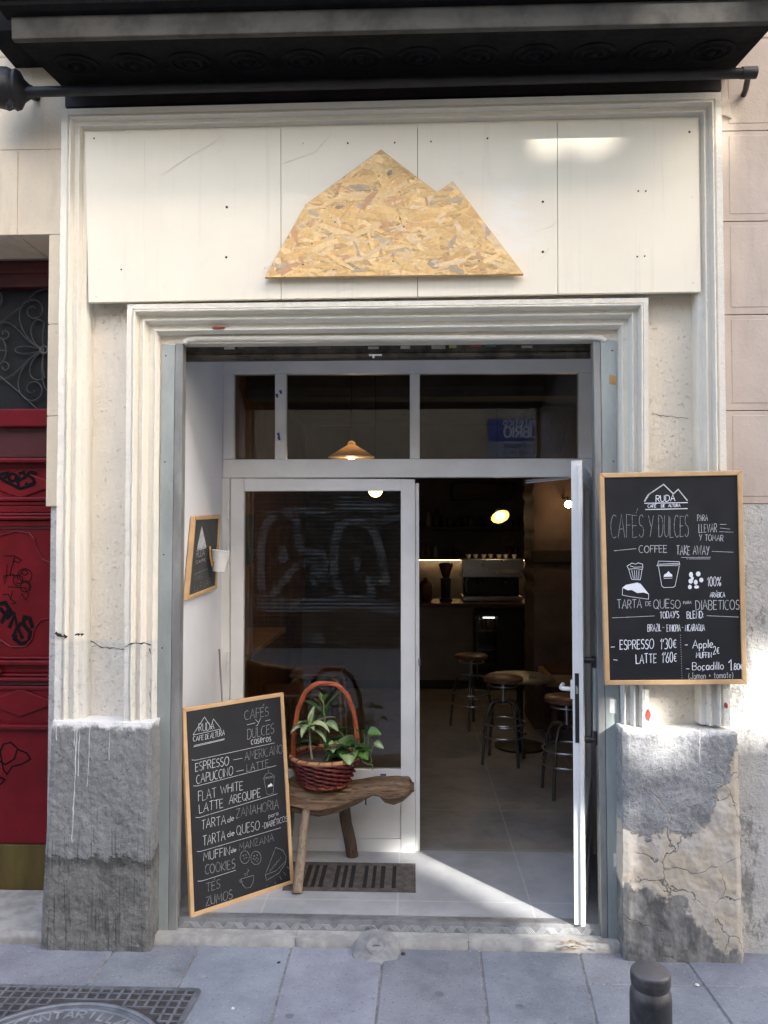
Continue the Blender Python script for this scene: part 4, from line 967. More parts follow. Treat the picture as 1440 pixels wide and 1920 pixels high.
# ================================================================== AWNING BAR
ab = thing('awning_bar', 'long black iron awning bar fixed on brackets under the balcony', 'awning bar', at(720, 165, -.20))
m = MB(); A0, A1 = at(40, 173, -.22), at(1404, 137, -.22); m.tube([A0, A1], .021, 14); m.build('roller_bar', M['black_metal'], ab, smooth=60)
m = MB(); c = at(25, 168, -.22)
m.lathe([(0, -.085), (.055, -.083), (.078, -.07), (.084, -.02), (.076, .0), (.082, .012), (.074, .03), (.046, .045), (.030, .065), (.024, .08)], c, 24, Matrix.Rotation(R(18), 3, 'Z') @ Matrix.Rotation(R(90), 3, 'Y')); m.tube([c + Vector((0, -.02, -.05)), c + Vector((.0, -.02, -.085))], [.03, .02], 12); m.tube([c, c + Vector((0.02, .17, .06))], .016, 12); m.build('gear_box', M['black_metal'], ab, smooth=45)
m = MB(); m.ring(at(18, 200, -.25), .014, .0045, 16, 8, 'y'); m.tube([at(17, 176, -.25), at(17, 194, -.25)], .006, 8); m.build('crank_eye', M['black_metal'], ab, smooth=60)
m = MB(); m.tube([at(1390, 137, -.22), at(1418, 136, -.22)], .024, 14); m.tube([at(1404, 138, -.22), at(1398, 168, -.10), at(1394, 178, -.05)], .012, 10); m.build('end_bracket', M['black_metal'], ab, smooth=50)
m = MB(); m.pq([(1352, 148), (1360, 148), (1372, 222), (1360, 216), (1352, 216)], -.06, .012); m.build('wall_plate', M['stone_right'], ab, bevel=.002)

# ================================================================== MOUNTAIN SIGN (strand board)
out = [(496, 520), (573, 383), (714.5, 280), (819, 361), (849, 340), (982, 514)]
Ys = Yh - .034
sg = thing('mountain_sign', 'mountain shaped cutout of golden strand board on the white header panel', 'sign', at(739, 518, Ys))
m = MB(); m.col = (.60, .38, .16); P3 = [at(x, y, Ys) for x, y in out]
m.prism(P3, (0, .02, 0)); sgb = m.build('board', M['osb'], sg, col=True)
def clip(poly, conv):
    for i in range(len(conv)):
        ax, ay = conv[i]; bx, by = conv[(i + 1) % len(conv)]; res = []
        def ins(p): return (bx - ax) * (p[1] - ay) - (by - ay) * (p[0] - ax) >= 0
        for k in range(len(poly)):
            p, q_ = poly[k], poly[(k + 1) % len(poly)]
            if ins(p): res.append(p)
            if ins(p) != ins(q_):
                d1 = (bx - ax) * (p[1] - ay) - (by - ay) * (p[0] - ax); d2 = (bx - ax) * (q_[1] - ay) - (by - ay) * (q_[0] - ax); t = d1 / (d1 - d2)
                res.append((p[0] + (q_[0] - p[0]) * t, p[1] + (q_[1] - p[1]) * t))
        poly = res
        if len(poly) < 3: return []
    return poly
bx_, by_ = 819, 514 + 6 * (982 - 819) / (982 - 496)
convs = [[(497, 519.5), (573.5, 384), (714.5, 281), (819, 362), (819, by_ - .6)], [(819, by_ - .6), (819, 362), (849, 341), (981, 513.5)]]
pal = [((.78, .52, .22), 8), ((.83, .59, .29), 7), ((.72, .45, .18), 4), ((.64, .39, .17), 1.6), ((.46, .37, .25), 1.3), ((.60, .33, .18), 1.2), ((.76, .57, .34), 3), ((.36, .29, .20), .4)]
m = MB(); N_ = 2600
for k in range(N_):
    cx, cy = random.uniform(490, 990), random.uniform(275, 522)
    L = random.uniform(7, 34); W = random.uniform(1.0, 7.5) if random.random() < .75 else random.uniform(.5, 1.2) * (1 if L < 20 else .9); a = random.gauss(0, 28) if random.random() < .72 else random.uniform(-90, 90)
    ca, sa = math.cos(R(a)), math.sin(R(a)); n_ = 3
    pts = [(-L * random.uniform(.85, 1), -W * random.uniform(.3, 1)), (0, -W * random.uniform(.8, 1.05)), (L * random.uniform(.8, 1), -W * random.uniform(.2, .9)), (L * random.uniform(.85, 1.1), W * random.uniform(-.1, .9)), (L * .1, W * random.uniform(.8, 1)), (-L * random.uniform(.8, 1.1), W * random.uniform(.1, .9))]
    pts = [(cx + x * ca - y * sa, cy + x * sa + y * ca) for x, y in pts]
    c = random.choices([p for p, _ in pal], [w_ for _, w_ in pal])[0]; f_ = random.uniform(.86, 1.14); col = tuple(min(1, v * f_) for v in c)
    lift = .0004 + .0026 * k / N_
    for cv in convs:
        q = clip(pts, cv)
        if len(q) >= 3:
            m.col = col; m.add([at(x, y, Ys - lift) for x, y in q], [tuple(range(len(q)))])
m.build('strand_face', M['osb'], sg, col=True)
for x, y in ((750, 410), (757, 425), (737, 490), (585, 457), (628, 416), (898, 489), (568, 496), (710, 330)):
    mm = MB(); mm.lathe([(.0036, -.001), (.003, .0008), (0, .001)], at(x, y, Ys - .0032), 8, Matrix.Rotation(R(90), 3, 'X')); mm.build('screw', M['crack'], sg)

# ================================================================== BLACKBOARDS
CHK = .66
def frame_quad(root, cor, wpx, p0, n, thick, mat, name='frame'):
    """four rails of a picture frame: cor px tl,tr,br,bl ; inner by wpx"""
    n = n.normalized()
    tl, tr, br, bl = [pl(x, y, p0, n) for x, y in cor]
    u = (tr - tl).normalized(); v = (bl - tl).normalized(); wm = wpx
    it, ir, ib, il = tl + (u + v) * wm, tr + ((tl - tr).normalized() + (br - tr).normalized()) * wm, br + ((bl - br).normalized() + (tr - br).normalized()) * wm, bl + ((br - bl).normalized() + (tl - bl).normalized()) * wm
    for a, b, c, d in ((tl, tr, ir, it), (tr, br, ib, ir), (br, bl, il, ib), (bl, tl, it, il)):
        m = MB(); cc = (a + b + c + d) / 4
        m.prism([cc + (q - cc) * .9985 for q in (a, b, c, d)], -n * thick); m.build('frame_rail', M[mat], root, bevel=.0025)
    m = MB(); m.prism([it - n * .006, ir - n * .006, ib - n * .006, il - n * .006], -n * (thick - .008)); return m.build('slate', M['slate'], root)
# ---- big menu board on the right pilaster (leans out a touch at the foot)
YB = -.168
mb_ = thing('menu_board', 'large pine framed blackboard hung on the right pilaster with chalk prices and cup drawing', 'blackboard', at(1265, 1284, YB))
sl1 = frame_quad(mb_, [(1124, 887), (1392, 882), (1401, 1283), (1135, 1285)], .0195, Vector((0, YB, 0)), NF, .024, 'pine')
B1 = Board(Vector((0, YB + .006, 0)), NF, lambda x, y: (1080 + x / 3.839, 840 + y / 3.839))
W1 = .0036
def tx(B, mat, par, rows, name='chalk_writing'):
    for r_ in rows:
        m = MB(); B.text(m, *r_[:6], **(r_[6] if len(r_) > 6 else {})); m.build(name, M[mat], par)
def dw(B, mat, par, strokes, wd=W1, name='chalk_drawing', fills=()):
    m = MB()
    for f_ in fills: B.fill(m, f_)
    for s_ in strokes: B.stroke(m, s_, wd)
    m.build(name, M[mat], par)
def el(cx, cy, rx, ry, n=20, a0=0, a1=360): return [(cx + rx * math.cos(R(a0 + (a1 - a0) * i / n)), cy + ry * math.sin(R(a0 + (a1 - a0) * i / n))) for i in range(n + 1)]
dw(B1, 'chalk', sl1, [[(492, 385), (522, 335)]], .009); dw(B1, 'chalk', sl1, [[(522, 335), (630, 262), (700, 330), (735, 298), (802, 380)]], .007)
dw(B1, 'chalk_bold', sl1, [[(492, 398), (804, 393)], [(498, 443), (802, 436)]], .005)
tx(B1, 'chalk_bold', sl1, [('RUDA', 574, 388, 712, 382, 46, dict(wd=.0042)), ('CAFE´', 516, 430, 576, 428, 22, dict(wd=.003)), ('DE', 612, 427, 638, 426, 20, dict(wd=.003)), ('ALTURA', 664, 425, 750, 423, 22, dict(wd=.003))])
tx(B1, 'chalk_faint', sl1, [('CAFE´S', 250, 648, 486, 642, 164, dict(wd=.0034)), ('Y', 520, 640, 556, 640, 152, dict(wd=.0034)), ('DULCES', 594, 640, 808, 642, 154, dict(wd=.0034))])
tx(B1, 'chalk', sl1, [('PARA', 872, 526, 946, 522, 44, dict(wd=.003)), ('LLEVAR', 882, 608, 1012, 604, 60, dict(wd=.003)), ('Y TOMAR', 886, 664, 1058, 672, 44, dict(wd=.003)), ('COFFEE', 452, 752, 654, 752, 50, dict(wd=.0036)), ('TAKE AWAY', 722, 768, 956, 768, 64, dict(wd=.0036))])
dw(B1, 'chalk', sl1, [[(1034, 550), (1082, 550)], [(1036, 576), (1108, 584)], [(1030, 602), (1130, 606)], [(272, 740), (432, 724)], [(976, 744), (1132, 750)], [(756, 788), (968, 786)], [(794, 798), (964, 798)]], .0028)
# muffin
dw(B1, 'chalk_bold', sl1, [[(378, 872), (398, 942), (404, 946), (462, 948), (474, 874), (430, 868), (378, 872)], [(378, 872), (366, 850), (386, 838), (400, 828), (430, 836), (446, 826), (478, 836), (480, 860), (474, 874)], [(388, 848), (420, 858), (476, 856)], [(400, 880), (412, 940)], [(418, 880), (424, 944)], [(434, 880), (438, 944)], [(452, 880), (450, 944)]], .003)
dw(B1, 'chalk_bold', sl1, [[(592, 852), (616, 992), (630, 1004), (700, 1002), (712, 992), (742, 848)], [(580, 848), (746, 840), (740, 818), (592, 814), (588, 836), (580, 848)], [(596, 836), (738, 830)]], .003)
dw(B1, 'chalk', sl1, [[(586 + i * 9, 850), (592 + i * 9, 838)] for i in range(17)], .0022)
dw(B1, 'chalk_bold', sl1, [[(630, 938), (692, 936)]], .003, fills=([(628, 928), (634, 910), (650, 902), (664, 886), (678, 902), (690, 910), (692, 926)],))
for cx, cy, rx, ry in ((826, 912, 14, 20), (878, 906, 17, 18), (900, 950, 15, 17), (824, 958, 16, 18), (860, 966, 14, 18), (818, 1000, 14, 16), (866, 1000, 18, 12), (836, 938, 10, 14)):
    dw(B1, 'chalk_bold', sl1, [], fills=(el(cx, cy, rx, ry, 14)[:-1],))
dw(B1, 'chalk_bold', sl1, [[(334, 1006), (332, 1058), (392, 1070), (520, 1088), (522, 1052), (462, 978), (440, 970), (360, 986), (334, 1006)]], .003, fills=([(334, 1006), (360, 988), (440, 972), (466, 984), (520, 1052), (486, 1040), (440, 1044), (400, 1022), (370, 1024)],))
tx(B1, 'chalk_bold', sl1, [('100%', 944, 996, 1040, 990, 66, dict(wd=.0038)), ("ARA´BICA", 962, 1074, 1070, 1074, 36, dict(wd=.003))])
tx(B1, 'chalk', sl1, [('TARTA', 296, 1154, 470, 1152, 62, dict(wd=.0036)), ('DE', 500, 1136, 540, 1134, 32, dict(wd=.0028)), ('QUESO', 556, 1154, 750, 1152, 62, dict(wd=.0036)), ('PARA', 770, 1124, 828, 1120, 20, dict(wd=.0025)), ('DIABETICOS', 860, 1164, 1172, 1162, 68, dict(wd=.0036))])
tx(B1, 'chalk_bold', sl1, [("TODAY'S", 602, 1226, 738, 1222, 48, dict(wd=.0036)), ('BLEND:', 796, 1228, 916, 1222, 50, dict(wd=.0038)), ('BRAZIL', 514, 1320, 610, 1316, 50, dict(wd=.0034)), ('ETHIOPIA', 652, 1320, 748, 1318, 48, dict(wd=.0032)), ('NICARAGUA', 784, 1318, 924, 1314, 46, dict(wd=.0032))])
dw(B1, 'chalk', sl1, [[(258, 1222), (562, 1208)], [(938, 1206), (1166, 1216)], [(620, 1290), (634, 1292)], [(758, 1290), (770, 1292)]], .003)
tx(B1, 'chalk_bold', sl1, [('ESPRESSO', 314, 1450, 556, 1442, 66, dict(wd=.0046)), ("1'30€", 604, 1448, 720, 1436, 72, dict(wd=.0044)), ('LATTE', 430, 1552, 576, 1544, 66, dict(wd=.0046)), ("1'60€", 616, 1544, 722, 1538, 72, dict(wd=.0044)), ('Apple', 836, 1440, 980, 1436, 60, dict(wd=.0042)), ('MUFFIN', 862, 1510, 972, 1508, 40, dict(wd=.004)), ('2€', 984, 1484, 1028, 1478, 58, dict(wd=.0044)), ('Bocadillo', 834, 1598, 1058, 1592, 56, dict(wd=.0042)), ('1', 1096, 1598, 1120, 1598, 76, dict(wd=.0058)), ('.80€', 1126, 1596, 1196, 1592, 44, dict(wd=.004))])
tx(B1, 'chalk', sl1, [('(Jamo´n + tomate)', 808, 1660, 1126, 1652, 46, dict(wd=.0028))])
dw(B1, 'chalk_bold', sl1, [[(248, 1432), (276, 1430)], [(266, 1522), (296, 1526)], [(780, 1416), (800, 1416)], [(788, 1588), (812, 1588)]], .004)
dw(B1, 'chalk', sl1, [[(748 + i * .6, 1344 + i * 17), (749 + i * .6, 1350 + i * 17)] for i in range(19)], .003)
# ---- standing menu board leaning at the left
bl_ = gz(358, 1722, STEP); br_ = gz(552, 1657, STEP); e_ = (br_ - bl_); e_.z = 0; wid = e_.length; e_.normalize()
nb = Vector((-e_.y, e_.x, 0)); upv = (Vector((0, 0, .905)) + nb * .105); n2 = e_.cross(upv).normalized(); n2 = n2 if n2.y < 0 else -n2
sb = thing('standing_menu_board', 'tall pine framed blackboard leaning on the doorstep floor left of the log stool', 'blackboard', bl_ + e_ * wid * .5)
pb0 = bl_ + Vector((0, 0, .0))
sl2 = frame_quad(sb, [(342, 1328), (532, 1298), (552, 1657), (358, 1722)], .0185, pb0, n2, .022, 'pine')
B2 = Board(pb0 - n2 * .006, n2, lambda x, y: (330 + x / 4.174, 1280 + y / 4.174))
tx(B2, 'chalk', sl2, [('RUDA', 178, 384, 298, 362, 60, dict(wd=.0038)), ('CAFE', 134, 460, 214, 446, 36, dict(wd=.0032)), ('DE', 228, 444, 258, 436, 40, dict(wd=.003)), ('ALTURA', 266, 438, 378, 410, 44, dict(wd=.0032))])
dw(B2, 'chalk', sl2, [[(132, 408), (222, 268), (284, 366)], [(276, 330), (292, 284), (350, 360)], [(132, 410), (352, 362)], [(140, 492), (380, 438)], [(136, 502), (376, 446)]], .0034)
tx(B2, 'chalk_faint', sl2, [('CAFE´S', 536, 294, 722, 256, 72, dict(wd=.0036)), ('DULCES', 556, 446, 764, 392, 76, dict(wd=.0036)), ('AMERICANO', 536, 612, 832, 552, 68, dict(wd=.0032)), ('LATTE', 552, 698, 722, 656, 56, dict(wd=.0032)), ('ZANAHORIA', 468, 1062, 802, 982, 72, dict(wd=.003)), ('MANZANA', 492, 1316, 762, 1238, 58, dict(wd=.0028)), ('COOKIES', 226, 1502, 460, 1450, 72, dict(wd=.0032)), ('TES', 234, 1638, 342, 1606, 68, dict(wd=.003)), ('´', 300, 1622, 302, 1622, 66, dict(wd=.003)), ('ZUMOS', 232, 1746, 438, 1690, 72, dict(wd=.003))] if False else [('CAFE´S', 536, 294, 722, 256, 72, dict(wd=.0036)), ('DULCES', 556, 446, 764, 392, 76, dict(wd=.0036)), ('AMERICANO', 536, 612, 832, 552, 68, dict(wd=.0032)), ('LATTE', 552, 698, 722, 656, 56, dict(wd=.0032)), ('ZANAHORIA', 468, 1062, 802, 982, 72, dict(wd=.003)), ('MANZANA', 492, 1316, 762, 1238, 58, dict(wd=.0028)), ('COOKIES', 226, 1502, 460, 1450, 72, dict(wd=.0032)), ('TE´S', 234, 1638, 342, 1606, 68, dict(wd=.003)), ('ZUMOS', 232, 1746, 438, 1690, 72, dict(wd=.003))])
tx(B2, 'chalk', sl2, [('y', 622, 318, 662, 306, 54, dict(wd=.0034)), ('caseros', 586, 484, 742, 456, 62, dict(wd=.0042)), ('ESPRESSO', 150, 694, 410, 642, 66, dict(wd=.004)), ('CAPUCCINO', 158, 792, 442, 722, 68, dict(wd=.004)), ('FLAT', 172, 928, 312, 896, 76, dict(wd=.0036)), ('WHITE', 346, 870, 522, 836, 66, dict(wd=.0038)), ('LATTE', 180, 1020, 366, 974, 72, dict(wd=.0038)), ('AREQUIPE', 412, 952, 658, 892, 66, dict(wd=.0038)), ('TARTA', 196, 1148, 386, 1104, 72, dict(wd=.0036)), ('de', 400, 1094, 450, 1076, 44, dict(wd=.0036)), ('TARTA', 208, 1278, 382, 1228, 74, dict(wd=.0036)), ('de', 400, 1208, 452, 1192, 44, dict(wd=.0036)), ('QUESO', 472, 1192, 650, 1146, 74, dict(wd=.0034)), ('para', 722, 1058, 796, 1032, 34, dict(wd=.003)), ('DIABE´TICOS', 688, 1140, 866, 1082, 44, dict(wd=.0036)), ('MUFFIN', 212, 1394, 416, 1346, 66, dict(wd=.0034)), ('de', 428, 1332, 466, 1320, 36, dict(wd=.0034))])
dw(B2, 'chalk', sl2, [[(552, 330), (616, 314)], [(694, 300), (734, 290)], [(120, 604), (150, 606), (770, 470)], [(132, 806), (160, 808), (780, 648)], [(150, 1054), (180, 1054), (790, 868)], [(160, 1320), (186, 1320), (816, 1134)], [(166, 1552), (200, 1550), (464, 1466)], [(444, 604), (516, 590)], [(468, 694), (526, 682)], [(672, 1124), (680, 1122)]], .0032)
dw(B2, 'chalk_faint', sl2, [[(684, 752), (706, 868), (716, 876), (756, 866), (764, 740)], [(684, 752), (680, 744), (770, 728), (766, 738), (684, 754)], el(724, 744, 36, 38, 10, 190, 340), [(722, 706), (718, 680)], [(700, 742), (760, 730)]], .0026)
dw(B2, 'chalk_bold', sl2, [[(714, 818), (752, 808)]], .002, fills=([(714, 814), (718, 800), (730, 796), (738, 784), (746, 792), (754, 804)],))
dw(B2, 'chalk_faint', sl2, [el(622, 1370, 40, 52), el(534, 1364, 36, 50), [(704, 1546), (696, 1500), (776, 1288), (832, 1310), (858, 1360), (850, 1416), (800, 1490), (704, 1546)], [(704, 1500), (780, 1470), (850, 1400)], [(506, 1536), (498, 1540), (496, 1556), (512, 1566)], [(506, 1534), (604, 1506), (600, 1560), (578, 1600), (544, 1606), (518, 1580), (506, 1534)]], .0028)
dw(B2, 'chalk_faint', sl2, [[(538, 1512), (534, 1496), (546, 1490)], [(554, 1508), (552, 1484), (566, 1470), (556, 1456)], [(770, 1560), (778, 1578)], [(806, 1512), (822, 1540)], [(836, 1480), (858, 1508)], [(864, 1440), (886, 1458)], [(708, 1580), (706, 1592)]] + [el(622 + dx, 1370 + dy, 4, 5, 5) for dx, dy in ((-14, -16), (10, -22), (18, 8), (-8, 14), (4, 0), (-20, 6), (8, 26))] + [el(534 + dx, 1364 + dy, 4, 5, 5) for dx, dy in ((-12, -12), (8, -18), (-4, 12), (14, 4))] + [[(730 + i * 15, 1480 - i * 18), (742 + i * 15, 1450 - i * 18)] for i in range(6)], .0022)
# ---- small board on the left reveal
ra = Vector((oxl - .03, .06, 0)); rbv = Vector((xb - .012, Yf + .1, 0)); rdv = (rbv - ra).normalized(); nr = Vector((rdv.y, -rdv.x, 0)); nr = nr if nr.x > 0 else -nr
pr0 = ra + nr * .026
sm_ = thing('small_blackboard', 'small pine framed blackboard fixed on the white reveal wall with a chalk mountain', 'blackboard', pl(378, 1120, pr0, nr))
sl3 = frame_quad(sm_, [(366, 968), (414, 965), (407, 1104), (352, 1126)], .020, pr0, nr, .022, 'pine'); sl3.data.materials[0] = M['slate_grey']
B3 = Board(pr0 - nr * .006, nr, lambda x, y: (300 + x / 2.669, 620 + y / 2.669))
dw(B3, 'chalk', sl3, [[(186, 1096), (228, 1088)]], .006, fills=([(184, 1092), (208, 976), (232, 1084)],))
tx(B3, 'chalk', sl3, [('RUDA', 182, 1136, 222, 1124, 34, dict(wd=.004)), ('CAFE', 178, 1166, 226, 1152, 12, dict(wd=.003))])
tx(B3, 'chalk_faint', sl3, [('PARA', 172, 1260, 214, 1244, 40, dict(wd=.003)), ('LLEVAR', 172, 1306, 256, 1270, 34, dict(wd=.003))])
dw(B3, 'chalk_faint', sl3, [[(176, 1216), (238, 1190)]], .004)
# cup tied to the small board
cp = thing('paper_cup', 'white paper cup tied with golden twine to the edge of the small blackboard', 'cup', pl(412, 1060, pr0, nr))
cc = pl(413, 1052, pr0 + nr * .055, nr); m = MB(); mt = Matrix.Rotation(R(6), 3, 'Y')
m.lathe([(0, -.052), (.032, -.052), (.046, .048), (.049, .050), (.049, .054), (.045, .054), (.031, -.046), (0, -.046)], cc, 28, mt); m.build('cup_body', M['paper'], cp, smooth=40)
m = MB(); tp = lambda x, y, o: pl(300 + x / 2.669, 620 + y / 2.669, pr0 + nr * o, nr)
m.tube([tp(250, 1080, .004), tp(252, 1130, .012), tp(262, 1180, .03), tp(270, 1150, .03), tp(286, 1110, .02), tp(290, 1076, .004)], .006, 8); m.build('twine', M['twig'], cp, smooth=60)

CHK = 1.0
# ================================================================== LOG STOOL
def leg(mb, a, b, r0, r1, seed, n=14, wob=.006):
    pts = []; rs = []
    for i in range(n + 1):
        t = i / n; p = Vector(a).lerp(Vector(b), t)
        p += Vector((noise.noise(Vector((seed, t * 2.5, 0))), noise.noise(Vector((seed, t * 2.5, 9))), 0)) * wob * math.sin(math.pi * t) * 2
        pts.append(p); rs.append((r0 + (r1 - r0) * t) * (1 + .10 * noise.noise(Vector((seed, t * 6, 4)))))
    mb.tube(pts, rs, 12)
YL = .565
st = thing('log_stool', 'rustic stool of a split driftwood log on bare branch legs before the glazed door', 'stool', (at(660, 1500, YL).x, YL, STEP))
m = MB(); nx_, nk = 130, 72; vs = []; fs = []
xA, xB_ = -.70, at(777, 1480, YL).x; top_px = [(540, 1462), (600, 1470), (660, 1466), (700, 1462), (740, 1457), (768, 1459), (777, 1475)]
bot_px = [(540, 1522), (575, 1530), (600, 1532), (640, 1524), (672, 1508), (700, 1494), (712, 1496), (722, 1508), (738, 1512), (756, 1504), (772, 1490), (777, 1480)]
def ip(P, x):
    if x <= P[0][0]: return P[0][1]
    for (a, b), (c, d) in zip(P[:-1], P[1:]):
        if x <= c: return b + (d - b) * (x - a) / (c - a)
    return P[-1][1]
for i in range(nx_ + 1):
    x = xA + (xB_ - xA) * i / nx_; px = 666 + (x - 0) / (YL + CAMD) * F if False else None
    lo, hi = 300, 900
    for _ in range(20):
        mid = (lo + hi) / 2
        if at(mid, 1480, YL).x < x: lo = mid
        else: hi = mid
    px = lo; zt_ = at(px, ip(top_px, px), YL + .02).z; zb_ = at(px, ip(bot_px, px), YL - .06).z
    endf = 1 - max(0, (i / nx_ - .93) / .07) ** 2 * .55
    wy = (.105 + .018 * noise.noise(Vector((x * 5, 1, 0)))) * endf * (1 - .25 * max(0, (x + .17) / .25))
    zc0 = (zt_ + zb_) / 2; hz = max(.012, (zt_ - zb_) / 2)
    for k in range(nk):
        a = 2 * math.pi * k / nk; cy = math.cos(a); sz = math.sin(a)
        f_ = 1 if sz < 0 else .9
        zz_ = zc0 + hz * (abs(sz) ** (.8 if sz < 0 else .55)) * (1 if sz > 0 else -1)
        yy = YL + wy * (abs(cy) ** .8) * (1 if cy > 0 else -1) * (1 if sz > -.2 else .86)
        q = Vector((x * 6, cy * 2.2, sz * 2.2)); d = .010 * noise.noise(q * 1.3) + .007 * noise.noise(Vector((x * 5, cy * 9, sz * 9))) - .007 * max(0, noise.noise(Vector((x * 3 + 7, cy * 16, sz * 16)))) + .003 * noise.noise(Vector((x * 30, cy * 12, sz * 12)))
        vs.append(Vector((x, yy + cy * d, zz_ + sz * d * (.5 if sz > .4 else 1.2))))
for i in range(nx_):
    for k in range(nk): fs.append((i * nk + k, i * nk + (k + 1) % nk, (i + 1) * nk + (k + 1) % nk, (i + 1) * nk + k))
fs += [tuple(range(nk - 1, -1, -1)), tuple(nx_ * nk + k for k in range(nk))]
m.add(vs, fs); m.build('seat', M['drift'], st, smooth=55)
f1 = gz(557, 1676, STEP); f2 = gz(603, 1601, STEP) if False else gz(661, 1603, STEP)
f2.y = min(f2.y, .68); f1b = at(576, 1512, YL - .06); f2b = at(643, 1512, YL + .04)
m = MB(); leg(m, f1 + Vector((0, 0, .0)), f1b + Vector((0, 0, .03)), .0245, .0195, 1); m.build('leg', M['leg_pale'], st, smooth=60)
m = MB(); leg(m, f2, f2b + Vector((0, 0, .03)), .031, .030, 2); m.build('leg', M['leg_dark'], st, smooth=60)
m = MB(); leg(m, Vector((-.66, .66, STEP)), Vector((-.60, YL + .02, .50)), .026, .022, 3); m.build('leg', M['leg_pale'], st, smooth=60)
m = MB(); m.tube([at(686, 1495, YL - .03), at(686, 1509, YL - .03)], .004, 6); m.build('nail', M['crack'], st)

# ================================================================== BASKET AND PLANTS
YK = YL - .015
bt, bb = at(608, 1426, YK), at(614, 1470, YK - .03)
bkz0 = at(612, 1478, YK - .09).z + .004; bkz1 = at(608, 1432, YK - .12).z; rT = (at(671, 1430, YK).x - at(546, 1430, YK).x) / 2; rB = rT * .70
bx = at(609, 1430, YK).x
bs = thing('wicker_basket', 'dark red woven wicker basket with tall orange hoop handle standing on the log stool', 'basket', (bx, YK, bkz0))
m = MB(); NR, NS = 11, 20
for r_ in range(NR):
    t = (r_ + .5) / NR; z = bkz0 + (bkz1 - bkz0) * t; rad = rB + (rT - rB) * (t ** .85); pts = []
    n_ = NS * 7
    for i in range(n_ + 1):
        a = 2 * math.pi * i / n_; w_ = .0068 * math.sin(NS / 2 * a + (math.pi if r_ % 2 else 0)); zz_ = z + .0042 * math.cos(NS / 2 * a + (math.pi if r_ % 2 else 0))
        pts.append((bx + (rad + w_) * math.cos(a), YK + (rad + w_) * math.sin(a), zz_))
    m.tube(pts, .0072, 7, cap=False)
for k in range(NS):
    a = 2 * math.pi * (k + .5) / NS
    m.tube([(bx + (rB - .002) * math.cos(a), YK + (rB - .002) * math.sin(a), bkz0), (bx + (rT - .002) * math.cos(a), YK + (rT - .002) * math.sin(a), bkz1)], .0040, 5)
m.lathe([(0, bkz0 + .004), (rB, bkz0 + .004)], (bx, YK, 0), 30); m.lathe([(rB - .006, bkz0 + .004), (rT - .008, bkz1)], (bx, YK, 0), 30)
m.build('woven_body', M['wicker'], bs, smooth=60)
m = MB()
for k in range(30):
    a0 = 2 * math.pi * k / 30; m.tube([(bx + (rB + .004 + .006 * math.sin(math.pi * j / 5)) * math.cos(a0 + j * .07), YK + (rB + .004 + .006 * math.sin(math.pi * j / 5)) * math.sin(a0 + j * .07), bkz0 - .002 + .012 * j / 5) for j in range(6)], .0052, 6)
m.build('base_braid', M['wicker_handle'], bs, smooth=60)
m = MB(); m.ring((bx, YK, bkz1 + .008), rT + .001, .0115, 48, 10); rim = m.build('rim', M['wicker_rim'], bs, smooth=60)
for k in range(18):
    a = 2 * math.pi * (k + .3) / 18; m = MB()
    pts = [(bx + (rT + .001 + .0125 * math.cos(b)) * math.cos(a + b * .035), YK + (rT + .001 + .0125 * math.cos(b)) * math.sin(a + b * .035), bkz1 + .008 + .0125 * math.sin(b)) for b in [i * .7 for i in range(9)]]
    m.tube(pts, .0030, 5); m.build('rim_binding', M['wicker'], rim, smooth=60)
ht = at(611, 1281, YK).z; m = MB(); pts = []
for i in range(41):
    a = math.pi * i / 40; ca = math.cos(a); pts.append((bx + .003 + (rT - .006) * (1.0) * (abs(ca) ** .75) * (1 if ca > 0 else -1) * (1 if i else 1), YK + .004 * math.sin(a * 3), bkz1 - .02 + (ht - bkz1 + .02) * (math.sin(a) ** .80)))
for tw in range(3):
    pp = []
    for i, p in enumerate(pts):
        t = (Vector(pts[min(i + 1, 40)]) - Vector(pts[max(i - 1, 0)])).normalized(); n1 = t.cross(Vector((0, 1, 0))); ph_ = i * .42 + tw * 2.094
        pp.append(Vector(p) + (n1 * math.cos(ph_) + Vector((0, 1, 0)) * math.sin(ph_)) * .0055)
    m.tube(pp, .0078, 8)
m.build('hoop_handle', M['wicker_handle'], bs, smooth=60)
m = MB(); P = []
m.lathe([(0, 0.022), (rT * .4, .016), (rT * .75, .006), (rT - .012, -.004), (rT - .014, -.03)], (bx, YK, bkz1 - .004), 30)
m.build('potting_soil', M['soil'], bs, smooth=60)['kind'] = 'stuff'
ZS = bkz1 - .006
